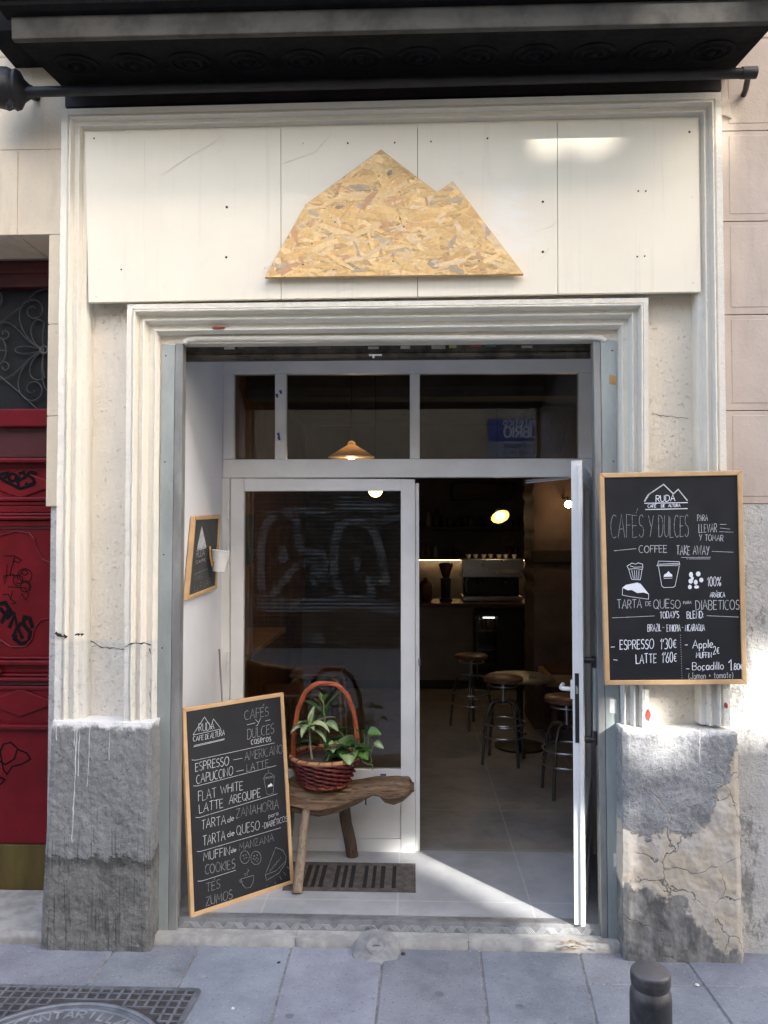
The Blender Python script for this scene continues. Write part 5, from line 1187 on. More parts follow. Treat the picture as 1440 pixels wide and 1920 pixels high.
def leaf(mb, base, d, L, W, droop, c1, c2, nseg=8, tip=.0, fold=.25, roll=0.0, pw=1.0):
    """leaf blade: midrib bends down; c1 edge/green pigment, c2 midrib variegation"""
    L *= 1.2 * random.uniform(.8, 1.15); W *= 1.4 * random.uniform(.8, 1.15); roll += random.uniform(-.5, .5); droop *= random.uniform(.7, 1.3); d = Vector(d).normalized(); side = d.cross(Vector((0, 0, 1)))
    if side.length < .05: side = Vector((1, 0, 0))
    side.normalize(); side = Matrix.Rotation(roll, 3, d) @ side
    p = Vector(base); rows = []; cur = d.copy(); st_ = L / nseg
    for i in range(nseg + 1):
        t = i / nseg; wd = W * (math.sin(math.pi * (t ** pw) * .96 + .06) ** .8) * (1 - .12 * t)
        up = side.cross(cur).normalized(); rows.append((p.copy(), side * wd * .5, up * wd * fold, t))
        cur = (cur + Vector((0, 0, -droop / nseg))).normalized(); p = p + cur * st_
    vs = []; cs = []
    for (q, sd_, u_, t) in rows:
        jj = random.uniform(.75, 1.2)
        for k, f_ in enumerate((-1, -.5, 0, .5, 1)):
            vs.append(q + sd_ * f_ + u_ * (abs(f_) ** 1.3))
            mixf = (.9 if k == 2 else (.55 if k in (1, 3) else .05)) * jj; mixf = max(0, min(1, mixf))
            cs.append(tuple(a * (1 - mixf) + b * mixf for a, b in zip(c1, c2)))
    b = len(mb.v); mb.v += vs; mb.c += cs
    for i in range(nseg):
        for k in range(4): mb.f.append((b + i * 5 + k, b + i * 5 + k + 1, b + i * 5 + 5 + k + 1, b + i * 5 + 5 + k))
GR, GD, PALE, LIME = (.040, .115, .026), (.016, .055, .014), (.42, .50, .27), (.15, .28, .055)
def stem(mb, pts, r, c=(.16, .2, .07)): mb.col = c; mb.tube(pts, r, 7); mb.col = None
def bp(px, py, Y=YK): return at(px, py, Y)
# tall green plant at the back
p_ = thing('tall_green_plant', 'tallest plant in the basket, plain dark green leaves rising below the hoop handle', 'plant', (bx, YK + .03, ZS))
m = MB(); b0 = Vector((bx - .0, YK + .03, ZS - .02)); t0 = bp(606, 1312, YK + .03)
stem(m, [b0, b0.lerp(t0, .4) + Vector((.006, 0, 0)), t0], [.007, .006, .004])
m.build('stem', M['leaf'], p_, smooth=60, col=True)
for (px, py, dx, dz_, dy, L, W, dr_, c1, c2) in ((604, 1335, -.85, .62, .0, .105, .032, .25, GD, GR), (608, 1332, .62, .78, .0, .105, .033, .2, GR, LIME), (606, 1318, -.2, .9, -.4, .06, .024, .2, LIME, PALE), (607, 1315, .3, .8, -.5, .055, .022, .3, LIME, LIME), (604, 1352, -.7, .2, -.6, .09, .032, .6, GR, LIME), (609, 1356, .8, .1, -.5, .085, .034, .7, GR, PALE), (600, 1372, -.9, .35, .2, .12, .042, .7, GD, GR), (612, 1375, .9, .4, .1, .10, .040, .5, GD, GR), (606, 1390, .3, .3, -.8, .11, .042, .6, GD, GR), (598, 1386, -.5, .3, -.7, .10, .040, .5, GD, GD), (616, 1392, .8, .5, -.3, .11, .044, .5, GD, GR), (600, 1400, -.9, .25, -.2, .12, .046, .4, GD, GD), (607, 1345, .1, .6, .8, .09, .034, .5, GD, GR), (603, 1360, -.3, .5, .9, .10, .036, .5, GD, GR)):
    m = MB(); leaf(m, bp(px, py, YK + .03 + dy * .01), (dx, dy, dz_), L, W, dr_, c1, c2); m.build('leaf', M['leaf'], p_, smooth=70, col=True)
# variegated plant at the left
p_ = thing('variegated_plant', 'left plant in the basket with narrow drooping cream striped leaves on a bare stem', 'plant', (bx - .06, YK - .06, ZS))
m = MB(); b0 = bp(586, 1420, YK - .07); b0.z = ZS - .01; t0 = bp(580, 1362, YK - .07); stem(m, [b0, b0.lerp(t0, .5) + Vector((-.003, 0, 0)), t0], [.006, .005, .0045], (.30, .26, .16)); m.build('stem', M['leaf'], p_, smooth=60, col=True)
for (dx, dy, dz_, L, W, dr_, c1, c2) in ((-1, -.1, .9, .125, .026, 1.9, GR, PALE), (-.9, -.5, .6, .10, .028, 1.6, PALE, (.5, .40, .28)), (-.5, -.6, .9, .085, .024, 1.2, GR, PALE), (.3, -.7, .9, .085, .026, 1.7, GR, PALE), (.9, -.3, .9, .105, .030, 1.6, PALE, PALE), (.8, .2, 1.1, .11, .032, 1.0, PALE, (.55, .42, .30)), (.1, .4, 1.2, .09, .026, 1.2, GR, PALE), (-.6, .5, .8, .10, .026, 1.4, GR, PALE), (-.95, .1, .35, .085, .030, .9, GD, GR), (.2, -.3, 1.3, .075, .020, .5, LIME, PALE), (.9, -.5, .3, .10, .026, 1.4, GR, PALE), (-.4, -.9, .3, .08, .024, 1.5, GR, PALE)):
    m = MB(); leaf(m, t0 + Vector((0, 0, random.uniform(-.02, .008))), (dx, dy, dz_), L, W, dr_, c1, c2); m.build('leaf', M['leaf'], p_, smooth=70, col=True)
# pothos at the right with trailing stems
p_ = thing('trailing_pothos', 'right plant in the basket with heart shaped marbled leaves and stems trailing over the rim', 'plant', (bx + .08, YK - .06, ZS))
for i, P in enumerate(([(676, 1418), (680, 1428), (690, 1434), (697, 1428), (694, 1416), (699, 1402), (702, 1392)], [(676, 1416), (690, 1396), (691, 1382), (690, 1374)], [(690, 1433), (698, 1434), (699, 1444)], [(672, 1416), (684, 1390), (683, 1376)])):
    m = MB(); stem(m, [bp(x, y, YK - .04 - .004 * i) for x, y in P], .0028, (.16, .26, .07)); m.build('stem', M['leaf'], p_, smooth=60, col=True)
for (px, py, dx, dy, dz_, L, W, dr_, c1, c2, rl_) in ((650, 1398, .25, -.45, .9, .075, .062, .3, PALE, LIME, .2), (648, 1404, -.4, -.6, .65, .075, .062, .5, GR, PALE, .1), (640, 1410, -.9, -.35, .25, .072, .050, .7, LIME, GR, .3), (636, 1417, -.7, -.6, .1, .062, .044, .6, LIME, GR, 0), (655, 1412, .1, -.95, .1, .075, .062, .8, LIME, PALE, 0), (662, 1410, .6, -.6, .2, .07, .060, .7, GR, LIME, 0), (648, 1392, -.3, -.2, .9, .06, .046, .6, GR, PALE, .2), (657, 1420, -.3, -.9, -.1, .06, .05, .6, GR, LIME, 0), (655, 1402, .7, .3, .7, .07, .055, .5, GD, GR, 0), (668, 1405, .8, -.3, .35, .06, .05, .6, GR, LIME, 0), (682, 1374, -.3, -.6, .6, .055, .050, .9, GD, GR, .3), (690, 1373, .95, -.2, .1, .052, .040, .4, GR, LIME, .3), (680, 1398, -.3, -.7, .45, .060, .052, .8, GR, GD, .1), (676, 1410, .5, -.8, .1, .06, .05, .8, GR, LIME, .2), (702, 1393, .8, -.4, -.1, .048, .036, .5, GR, PALE, .3), (693, 1396, -.2, -.8, .1, .034, .028, .8, GR, GR, .1), (642, 1402, .2, .5, .8, .07, .05, .5, GD, GR, 0)):
    m = MB(); leaf(m, bp(px, py, YK - .05 + dy * .02), (dx, dy, dz_), L, W, dr_, c1, c2, fold=.18, roll=rl_, pw=.62); m.build('leaf', M['leaf'], p_, smooth=70, col=True)

for i in range(20):
    q = bp(random.uniform(622, 672), random.uniform(1392, 1420), YK - random.uniform(.0, .10)); a = random.uniform(0, 6.28)
    m = MB(); leaf(m, q, (math.cos(a), -.5 + math.sin(a) * .6, random.uniform(0, .7)), random.uniform(.04, .065), random.uniform(.026, .04), random.uniform(.5, 1.1), random.choice((GD, GR, GR, LIME)), random.choice((GR, LIME, PALE)), fold=.2, roll=random.uniform(-.4, .4), pw=.62); m.build('leaf', M['leaf'], p_, smooth=70, col=True)
# ================================================================== FLOOR GRATE
ga, gb, gc, gd = gz(556, 1619, STEP), gz(771, 1620, STEP), gz(769, 1672, STEP), gz(540, 1668, STEP)
gt = thing('floor_grate', 'rusty slotted iron drain grate let into the grey tiles beneath the log stool', 'drain grate', tuple((ga + gc) / 2))
x0, x1, y0, y1 = ga.x - .01, gb.x + .01, gd.y, ga.y; zt3 = STEP + .005
m = MB(); m.box(x0, x1, y0, y1, STEP + .0008, STEP + .0016); m.build('drain_shade_sheet', M['drain_shade'], gt)  # thin dark sheet on the tiles stands in for shade below the slots
m = MB(); bd = .022
def strip(x_a, x_b, y_a, y_b): m.box(x_a, x_b, y_a, y_b, STEP + .0017, zt3)
strip(x0, x1, y1 - bd, y1); strip(x0, x1, y0, y0 + bd); NSL = 12; inner = x1 - x0; pos = x0
slots = [(.055, .022), (.125, .022), (.19, .018), (.25, .020), (.365, .020), (.43, .018), (.49, .020), (.60, .018), (.67, .016), (.735, .020), (.83, .018)]
cur = x0
for f_, w_ in slots:
    xs_ = x0 + f_ * inner; strip(cur, xs_, y0 + bd + .0003, y1 - bd - .0003); cur = xs_ + w_ * 1.05
strip(cur, x1, y0 + bd + .0003, y1 - bd - .0003)
m.build('slotted_plate', M['grate'], gt, bevel=.0015)
m = MB()
for a in ((x0 - .012, x0 - .001, y0 - .012, y1 + .012), (x1 + .001, x1 + .012, y0 - .012, y1 + .012), (x0 - .0005, x1 + .0005, y1 + .001, y1 + .012), (x0 - .0005, x1 + .0005, y0 - .012, y0 - .001)): m.box(*a, STEP + .0009, STEP + .0045)
m.build('rim_frame', M['grate'], gt)
# thin metal rod in the corner behind the standing board
tr_ = MB(); tr_.tube([at(411, 1217, .60), at(411.5, 1222, .60), at(417, 1330, .60), gz(425, 1625, STEP) * 0 + Vector((at(428, 1600, .62).x, .62, STEP))], .005, 8)
tag(tr_.build('metal_rod', M['guide_lip'], smooth=60), 'thin grey metal rod leaning in the white reveal corner behind the standing board', 'rod')

for (px, py, r_, mt, lb_) in ((1307, 1848, .008, 'wpaint', 'tiny white pebble lying on the paving joint beside the bollard'), (523, 1806, .007, 'crack', 'small dark crumb on the paving left of the round kerb cover'), (756, 1790, .009, 'crack', 'small dark crumb at the kerb foot right of the round cover'), (436, 1892, .006, 'wpaint', 'tiny pale crumb on the paving right of the sewer cover')):
    p = gz(px, py, 0); m = MB(); m.lathe([(0, 0), (r_, .002), (r_ * .9, r_ * .7), (0, r_)], p, 9)
    for q in m.v: q += Vector((noise.noise(q * 90), noise.noise(q * 80 + Vector((4, 0, 0))), 0)) * r_ * .6
    tag(m.build('pebble', M[mt], smooth=60), lb_, 'pebble')
# ================================================================== STREET: bollard, drain cover
Yq = -1.25
bo_c = at(1220, 1880, Yq); rb_ = (at(1257, 1850, Yq).x - at(1183, 1850, Yq).x) / 2; bz = lambda py: at(1220, py, Yq - rb_).z
bt_z = at(1220, 1818, Yq).z
bl = thing('bollard', 'dark cast iron street bollard with a grooved drum head at the bottom right', 'bollard', (bo_c.x, Yq, 0))
zg0, zg1 = bz(1871), bz(1878)
m = MB(); m.lathe([(rb_ * 1.06, 0), (rb_ * 1.05, .2), (rb_ * 1.04, zg0 - .03), (rb_ * 1.02, zg0 - .012), (rb_ * .90, zg0)], (bo_c.x, Yq, 0), 40); m.build('shaft', M['bollard'], bl, smooth=45)
m = MB(); m.lathe([(rb_ * .90, zg0 + .0004), (rb_ * .97, zg0 + .006), (rb_ * 1.0, zg0 + .016), (rb_, bt_z - .012), (rb_ * .97, bt_z - .004), (rb_ * .90, bt_z), (0, bt_z + .002)], (bo_c.x, Yq, 0), 40); m.build('drum_head', M['bollard'], bl, smooth=45)
# drain cover with gridded plate
q0 = gz(372, 1860, 0); q1 = gz(332, 1920, 0); q2 = gz(0, 1862, 0)
dc = thing('drain_cover', 'cast iron sewer cover with gridded square frame and round lettered lid in the pavement', 'drain cover', (gz(160, 1920, 0).x, q0.y - .4, 0))
gu = Vector((1, 0, 0)); gv = (q1 - q0).normalized(); gv.z = 0; gv = Vector((-.05, -1, 0)).normalized()
O = Vector((q0.x, q0.y, .002)); LX, LY = 1.02, 1.0
m = MB(); cc0 = O - gu * LX; m.prism([O, cc0, cc0 + gv * LY, O + gv * LY], (0, 0, .004)); m.build('frame_plate', simple('rusty_grid_bed', (.075, .065, .058), (.04, .036, .034), 30, .8), dc)
lc_ = gz(165, 1889, 0); lr = .395; lcen = Vector((lc_.x, lc_.y - lr, 0))
m = MB(); sp_ = .0405; z_ = .0062
nxx, nyy = int(LX / sp_), int(LY / sp_)
def insq(p): return (p - lcen).length < lr + .012
for i in range(nxx + 1):
    for j in range(nyy):
        a = O - gu * sp_ * i + gv * sp_ * j; b = a + gv * sp_
        if insq(Vector((a.x, a.y, 0))) or insq(Vector((b.x, b.y, 0))): continue
        m.box(min(a.x, b.x) - .0042, max(a.x, b.x) + .0042, min(a.y, b.y) - .0002, max(a.y, b.y) + .0002, z_, z_ + .006)
for j in range(nyy + 1):
    for i in range(nxx):
        a = O - gu * sp_ * i + gv * sp_ * j; b = a - gu * sp_
        if insq(Vector((a.x, a.y, 0))) or insq(Vector((b.x, b.y, 0))): continue
        m.box(b.x - .0002, a.x + .0002, a.y - .0038, a.y + .0038, z_ + .0004, z_ + .0064)
m.build('raised_grid', M['cast_iron'], dc)
m = MB()
for a, b in ((O, cc0), (O, O + gv * LY)):
    dd = (b - a).normalized(); nn = Vector((-dd.y, dd.x, 0)) * .010; m.prism([a - nn, a + nn, b + nn, b - nn], (0, 0, .009))
m.build('frame_edge', M['cast_iron'], dc, bevel=.002)
m = MB(); m.ring((lcen.x, lcen.y, .008), lr + .004, .009, 90, 8); m.build('lid_ring', M['cast_iron'], dc, smooth=60)
m = MB(); m.lathe([(0, .010), (lr - .035, .010), (lr - .030, .014), (lr - .022, .014), (lr - .018, .010), (lr - .006, .010), (lr - .006, 0)], (lcen.x, lcen.y, 0), 90); ld_ = m.build('round_lid', M['cast_iron'], dc, smooth=35)
word = 'ALCANTARILLADO'; ang = R(148); rad_ = lr - .085
for i, ch in enumerate(word):
    gw, strokes = G[ch]; a = R(140) - i * R(7.2); m = MB()
    for k_, s_ in enumerate(strokes):
        P = []
        for gx, gy in s_:
            r_ = rad_ + gy * .042; b = a - (gx - gw / 2) * .048 / rad_; P.append(Vector((lcen.x + r_ * math.cos(b), lcen.y + r_ * math.sin(b), .0125 + k_ * .0002)))
        m.ribbon(P, .009, Vector((0, 0, 1)))
        vs = list(m.v)
    m.build('raised_letter', M['letter_iron'], ld_)
for r_ in (.10, .17, .24):
    m = MB(); m.ring((lcen.x, lcen.y, .010), r_, .006, 60, 6); m.build('raised_ring', M['cast_iron'], ld_)

# ================================================================== INTERIOR
rm = thing('cafe_room', 'dim interior shell of the cafe with brown left wall and bare brick pillar', 'room', (0, 4, STEP))
RX0, RX1, RY1, RZ = -1.38, 2.4, 6.7, 3.15
def ibox(name, mat, *a, par=rm, bevel=0):
    m = MB(); m.box(*a); return m.build(name, M[mat], par, bevel=bevel)
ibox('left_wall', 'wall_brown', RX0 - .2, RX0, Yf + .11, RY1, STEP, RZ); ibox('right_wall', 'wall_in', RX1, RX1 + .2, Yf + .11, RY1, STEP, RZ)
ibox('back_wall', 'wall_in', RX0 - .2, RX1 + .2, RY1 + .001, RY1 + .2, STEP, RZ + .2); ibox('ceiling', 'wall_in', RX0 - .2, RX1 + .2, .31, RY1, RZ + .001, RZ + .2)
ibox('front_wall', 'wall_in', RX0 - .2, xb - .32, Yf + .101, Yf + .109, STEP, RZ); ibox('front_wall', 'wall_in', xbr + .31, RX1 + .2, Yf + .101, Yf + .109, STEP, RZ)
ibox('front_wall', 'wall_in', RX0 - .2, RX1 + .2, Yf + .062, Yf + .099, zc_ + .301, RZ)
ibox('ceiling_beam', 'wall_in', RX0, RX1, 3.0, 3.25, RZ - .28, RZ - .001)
YPm = 3.4; px0 = at(1001, 1000, YPm).x
pm = MB(); rough_panel(pm, [Vector((px0, YPm, RZ - .3)), Vector((RX1 - .002, YPm, RZ - .3)), Vector((RX1 - .002, YPm, STEP)), Vector((px0, YPm, STEP))], .6, 40, 90, .02, 4, 6, 1); pm.build('brick_pillar', M['pillar'], rm, smooth=55)
m = MB(); m.box(px0 - .02, RX1 - .003, YPm - .035, YPm + .05, at(1040, 1056, YPm - .03).z, at(1040, 1031, YPm - .03).z); m.build('timber_beam', M['beam'], rm, bevel=.01)
# counter
Yc = 5.1
ct = thing('bar_counter', 'long pale fronted bar counter with dark red top at the back of the cafe', 'counter', (.2, Yc + .3, STEP))
zc1 = at(840, 1131, Yc).z
m = MB(); m.box(-1.2, at(888, 1200, Yc).x, Yc, Yc + .6, STEP + .10, zc1 - .04); m.build('counter_front', M['counter'], ct, bevel=.004)
m = MB(); m.box(-1.18, at(886, 1200, Yc).x, Yc + .05, Yc + .6, STEP, STEP + .099); m.build('toe_kick', M['black_plastic'], ct)
m = MB(); m.box(-1.24, 1.55, Yc - .04, Yc + .62, zc1 - .039, zc1); m.build('counter_top', M['counter_top'], ct, bevel=.006)
# display fridge under the counter
fx_a, fx_b = at(884, 1200, Yc - .02).x + .01, at(996, 1200, Yc - .02).x; fz0, fz1 = STEP + .02, at(930, 1146, Yc).z
fg = thing('display_fridge', 'black glass fronted drinks fridge built in below the counter', 'fridge', ((fx_a + fx_b) / 2, Yc + .2, STEP))
m = MB()
for a in ((fx_a, fx_a + .03, Yc, Yc + .5, fz0, fz1), (fx_b - .36, fx_b, Yc, Yc + .5, fz0, fz1), (fx_a + .0305, fx_b - .3605, Yc, Yc + .5, fz1 - .05, fz1), (fx_a + .0305, fx_b - .3605, Yc, Yc + .5, fz0, fz0 + .05), (fx_a + .0305, fx_b - .3605, Yc + .48, Yc + .5, fz0 + .0505, fz1 - .0505)): m.box(*a)
m.build('cabinet', M['black_plastic'], fg, bevel=.003)
m = MB(); m.box(fx_a + .032, fx_b - .362, Yc - .012, Yc - .006, fz0 + .02, fz1 - .03); m.build('glass_door', M['glass_dark'], fg)
for i in range(3):
    m = MB(); m.box(fx_a + .031, fx_b - .361, Yc + .05, Yc + .46, fz0 + .2 + i * .2, fz0 + .206 + i * .2); m.build('wire_shelf', M['steel'], fg)
m = MB(); m.tube([(fx_a + .12, Yc + .06, fz1 - .075), (fx_b - .38, Yc + .06, fz1 - .075)], .007, 8); m.build('light_tube', M['fridge_light'], fg)
m = MB(); m.tube([(fx_a + .05, Yc - .03, fz0 + .1), (fx_a + .05, Yc - .03, fz1 - .1)], .008, 8); m.build('handle', M['steel'], fg)
for i in range(6):
    m = MB(); x = fx_a + .08 + .052 * i; m.lathe([(.018, 0), (.02, .01), (.02, .09), (.010, .12), (.010, .14)], (x, Yc + .12 + .05 * (i % 2), fz0 + .607), 12); tag(m.build('drink_bottle', M['jar'], smooth=40), 'small dark bottle standing inside the lit drinks fridge', 'bottle', 'bottles in the fridge')
# espresso machine
Ye = Yc + .18; ez1, ez2, ez3 = at(900, 1048, Ye).z, at(900, 1083, Ye).z, zc1; ex0, ex1 = at(866, 1060, Ye).x, at(982, 1060, Ye).x
em = thing('espresso_machine', 'polished steel espresso machine on the counter with cups stacked on top', 'coffee machine', ((ex0 + ex1) / 2, Ye + .2, zc1))
m = MB(); m.box(ex0, ex1, Ye, Ye + .42, ez2, ez1); m.build('head_panel', M['steel'], em, bevel=.01)
m = MB(); m.box(ex0 + .03, ex1 - .03, Ye + .16, Ye + .42, zc1 + .06, ez2 - .001); m.build('body', M['black_plastic'], em, bevel=.006)
m = MB(); m.box(ex0 + .01, ex1 - .01, Ye - .02, Ye + .42, zc1 + .012, zc1 + .058); m.build('drip_tray', M['steel'], em, bevel=.006)
m = MB(); m.box(ex0 + .36, ex0 + .62, Ye - .003, Ye + .002, ez2 + .05, ez2 + .085); m.build('name_plate', M['guide_lip'], em)
for x in (ex0 + .2, ex1 - .2):
    m = MB(); m.lathe([(.03, 0), (.034, .02), (.034, .07)], (x, Ye + .08, ez2 - .072), 16); m.tube([(x, Ye + .06, ez2 - .05), (x, Ye - .09, ez2 - .065)], .012, 8); m.build('group_head', M['black_plastic'], em)
m = MB(); m.tube([(ex0 + .06, Ye + .02, ez2), (ex0 + .04, Ye - .03, ez2 - .06), (ex0 + .05, Ye - .04, ez2 - .16)], .006, 6); m.build('steam_wand', M['steel'], em)
for i in range(7):
    m = MB(); x = ex0 + .08 + i * .085; m.lathe([(.016, 0), (.030, .045), (.028, .045), (.014, .003)], (x, Ye + .12 + .08 * (i % 2), ez1 + .001), 14); tag(m.build('coffee_cup', M['ceramic'], smooth=40), 'white coffee cup stored on top of the espresso machine', 'cup', 'cups on the espresso machine')
# shelves with led strip
Ysf = 6.42
for j, (py, led_) in enumerate(((1050, True), (992, False))):
    zsh = at(880, py, Ysf).z; sx0, sx1 = at(430, py, Ysf).x, at(1004, py, Ysf).x
    sx0 = max(sx0, RX0 + .002)
    s_ = thing('wall_shelf', 'lower dark wooden wall shelf with a warm light strip behind the counter' if led_ else 'upper dark wooden wall shelf with jars behind the counter', 'shelf', ((sx0 + sx1) / 2, Ysf + .1, zsh))
    m = MB(); m.box(at(786, py, Ysf).x - .25, sx1, Ysf, RY1 - .0005, zsh, zsh + .03); m.build('shelf_board', M['shelf'], s_, bevel=.003)
    if led_:
        m = MB(); m.box(at(786, py, Ysf).x, sx1 - .1, Ysf + .20, Ysf + .22, zsh - .012, zsh - .0005); m.build('light_strip', M['led'], s_)
    for i in range(15):
        x = at(792 + i * 13.5 + random.uniform(-3, 3), py, Ysf).x; h_ = random.choice((.10, .14, .18, .22)); r_ = random.uniform(.028, .045)
        if j == 0 and 5 < i < 12: continue
        m = MB(); m.lathe([(r_ * .9, 0), (r_, .01), (r_, h_ * .65), (r_ * .5, h_ * .85), (r_ * .5, h_)] if i % 3 else [(r_, 0), (r_, h_ * .7), (r_ * .8, h_ * .74), (r_ * .8, h_ * .8), (0, h_ * .82)], (x, Ysf + .12, zsh + .0305), 14)
        tag(m.build('jar', M[random.choice(('jar', 'ceramic_dull', 'jar', 'glass_jar', 'shelf', 'glass_jar', 'counter_top'))], smooth=40), 'small jar or bottle standing on the upper shelf behind the counter' if j else 'small jar or bottle standing on the lower lit shelf behind the counter', 'jar', 'jars on the upper shelf' if j else 'jars on the lit shelf')
# grinder on the counter
gx = at(836, 1110, Yc + .2).x; gr_ = thing('coffee_grinder', 'dark coffee grinder with clear hopper on the counter left of the espresso machine', 'grinder', (gx, Yc + .2, zc1))
m = MB(); m.lathe([(.07, 0), (.07, .03), (.05, .04), (.055, .2), (.06, .26)], (gx, Yc + .2, zc1 + .001), 18); m.build('body', M['black_plastic'], gr_, smooth=40)
m = MB(); m.lathe([(.035, .261), (.08, .40), (.08, .42), (0, .43)], (gx, Yc + .2, zc1 + .001), 18); m.build('hopper', M['jar'], gr_, smooth=40)
gx = at(798, 1110, Yc + .2).x; m = MB(); m.lathe([(.06, 0), (.075, .03), (.08, .18), (.05, .22), (.02, .24), (.02, .26), (0, .265)], (gx, Yc + .2, zc1 + .001), 18); tag(m.build('kettle', M['counter_top'], smooth=40), 'dark red metal canister at the left end of the visible counter', 'canister')
# dark cabinet high on the back wall
Yw2 = 6.3
wc = thing('wall_cabinet', 'dark long cabinet hung high on the back wall over the shelves', 'cabinet', at(900, 935, Yw2))
m = MB(); a, b = at(848, 936, Yw2), at(960, 904, Yw2); m.box(a.x, b.x, Yw2, RY1 - .0005, a.z, b.z); m.build('carcass', M['black_plastic'], wc, bevel=.008)
m = MB(); m.box(a.x + .06, b.x - .2, Yw2 - .012, Yw2 - .0005, a.z + .05, b.z - .03); m.build('front_panel', M['shelf'], wc, bevel=.004)
# pendant lamps
def pendant(px, py, Y, rad, mat, label, tilt=None, h=.11, power=6, hang=True, capy=None):
    c = at(px, py, Y); t = thing('pendant_lamp', label, 'lamp', c)
    Mx = tilt or Matrix.Identity(3)
    m = MB(); m.lathe([(rad, 0), (rad * .99, .006), (rad * .55, h * .48), (.030, h * .82), (.028, h), (.012, h + .012), (0, h + .013)], c, 36, Mx); m.lathe([(rad - .003, .0005), (rad * .54, h * .46), (.024, h * .80)], c, 36, Mx); m.build('lamp_shade', M[mat], t, smooth=40)
    m = MB(); bc = c + Mx @ Vector((0, 0, .012)); m.lathe([(0, -.03), (.018, -.025), (.028, -.008), (.028, .006), (.016, .035), (.013, .06)], bc, 18, Mx); m.build('bulb', M['bulb'], t, smooth=60)
    if hang:
        tp_ = c + Mx @ Vector((0, 0, h + .012)); m = MB(); m.tube([tp_, (tp_.x, tp_.y, RZ - .0005)], .003, 6); m.build('cord', M['black_plastic'], t)
    l = bpy.data.lights.new('bulb_light', 'POINT'); l.energy = power; l.color = (1, .70, .38); l.shadow_soft_size = .03
    lo = bpy.data.objects.new('bulb_light', l); S.collection.objects.link(lo); lo.parent = t; lo.location = Mx @ Vector((0, 0, -.045))
    return t
pendant(659, 858, 2.3, .17, 'shade_cream', 'wide cream conical pendant lamp lit behind the middle transom window', power=PEND)
tl = Matrix.Rotation(R(-16), 3, 'Y') @ Matrix.Rotation(R(-42), 3, 'X')
pendant(938, 969, 5.0, .10, 'shade_yellow', 'small yellow shaded lamp tilted towards the door above the espresso machine', tl, .10, PEND * 1.3)
c = at(704, 917, 2.7); t = thing('globe_lamp', 'small glowing opal globe lamp at the top of the glazed door pane', 'lamp', c); rg = (at(718, 917, 2.7) - at(690, 917, 2.7)).length / 2
m = MB(); m.lathe([(rg * math.sin(R(a)), -rg * math.cos(R(a)) * 1.1) for a in range(0, 181, 15)], c, 24); m.build('opal_globe', M['bulb_soft'], t, smooth=60)
m = MB(); m.tube([c + Vector((0, 0, rg * 1.1)), (c.x, c.y, RZ - .0005)], .003, 6); m.build('cord', M['black_plastic'], t)
# opal globe behind the open door
c = at(1066, 946, 3.15); t = thing('wall_lamp', 'small warm lamp on the brick pillar partly hidden by the open door leaf', 'lamp', c)
m = MB(); m.lathe([(0, -.03), (.024, -.02), (.034, 0), (.024, .022), (.012, .03)], c, 16); m.build('bulb', M['bulb'], t, smooth=60)
m = MB(); m.tube([c + Vector((0, 0, .03)), c + Vector((0, .04, .06)), (c.x, YPm + .01, c.z + .06)], .008, 8); m.build('lamp_arm', M['black_metal'], t)
l = bpy.data.lights.new('bulb_light', 'POINT'); l.energy = PEND * .5; l.color = (1, .68, .36); l.shadow_soft_size = .03; lo = bpy.data.objects.new('bulb_light', l); S.collection.objects.link(lo); lo.parent = t; lo.location = (0, -.06, 0)
# stools: round wooden seat on four bent tube legs with two foot rings
def make_stool(label, seat_h, sr):
    t = thing('bar_stool', label, 'stool', (0, 0, 0), 'round seated metal bar stools')
    H = seat_h
    m = MB(); m.lathe([(0, H - .035), (sr * .8, H - .035), (sr, H - .028), (sr, H - .006), (sr * .95, H), (0, H + .001)], (0, 0, 0), 32); m.build('seat', M['seat_wood'], t, smooth=40)
    m = MB(); m.tube([(0, 0, H - .036), (0, 0, H - .20)], .014, 10); m.ring((0, 0, H - .06), sr * .75, .006, 28, 6); m.build('spindle', M['steel'], t, smooth=50)
    for k in range(4):
        a = math.pi / 2 * k + .5; d = Vector((math.cos(a), math.sin(a), 0)); m = MB()
        m.tube([Vector((0, 0, H - .19)), d * .06 + Vector((0, 0, H - .175)), d * (sr * .75) + Vector((0, 0, H - .19)), d * (sr * .98) + Vector((0, 0, H - .26)), d * (sr * 1.2) + Vector((0, 0, .12)), d * (sr * 1.26)], .011, 8)
        m.build('leg', M['stool_tube'], t, smooth=60)
    for z, r_ in ((.20, sr * 1.15), (.29, sr * 1.08)):
        m = MB(); m.ring((0, 0, z), r_, .007, 36, 6); m.build('foot_ring', M['steel'], t, smooth=60)
    return t
def floor_at(px, py): q = gz(px, py, STEP); q.z = STEP; return q
s0 = make_stool('round wooden bar stool standing in the middle of the open doorway view', .62, .145); s0.location = floor_at(944, 1428); ORG[s0.name] = Vector()
copy_thing(s0, floor_at(1064, 1488), 'nearest round wooden bar stool, partly behind the open door edge', .4)
copy_thing(s0, floor_at(884, 1362), 'farthest round bar stool, left of the others near the counter front', .9)
# round glass table
tp0 = floor_at(975, 1400); tb_ = thing('round_table', 'small round table with pale rim between the stools', 'table', tp0)
m = MB(); zt4 = at(972, 1268, tp0.y).z - STEP; m.lathe([(0, zt4 - .02), (.26, zt4 - .02), (.27, zt4 - .01), (.26, zt4), (0, zt4)], tp0, 36); m.build('table_top', M['steel'], tb_, smooth=40)
m = MB(); m.lathe([(.2, 0), (.2, .012), (.03, .03), (.025, .05), (.025, zt4 - .021)], tp0, 24); m.build('pedestal', M['black_metal'], tb_, smooth=40)
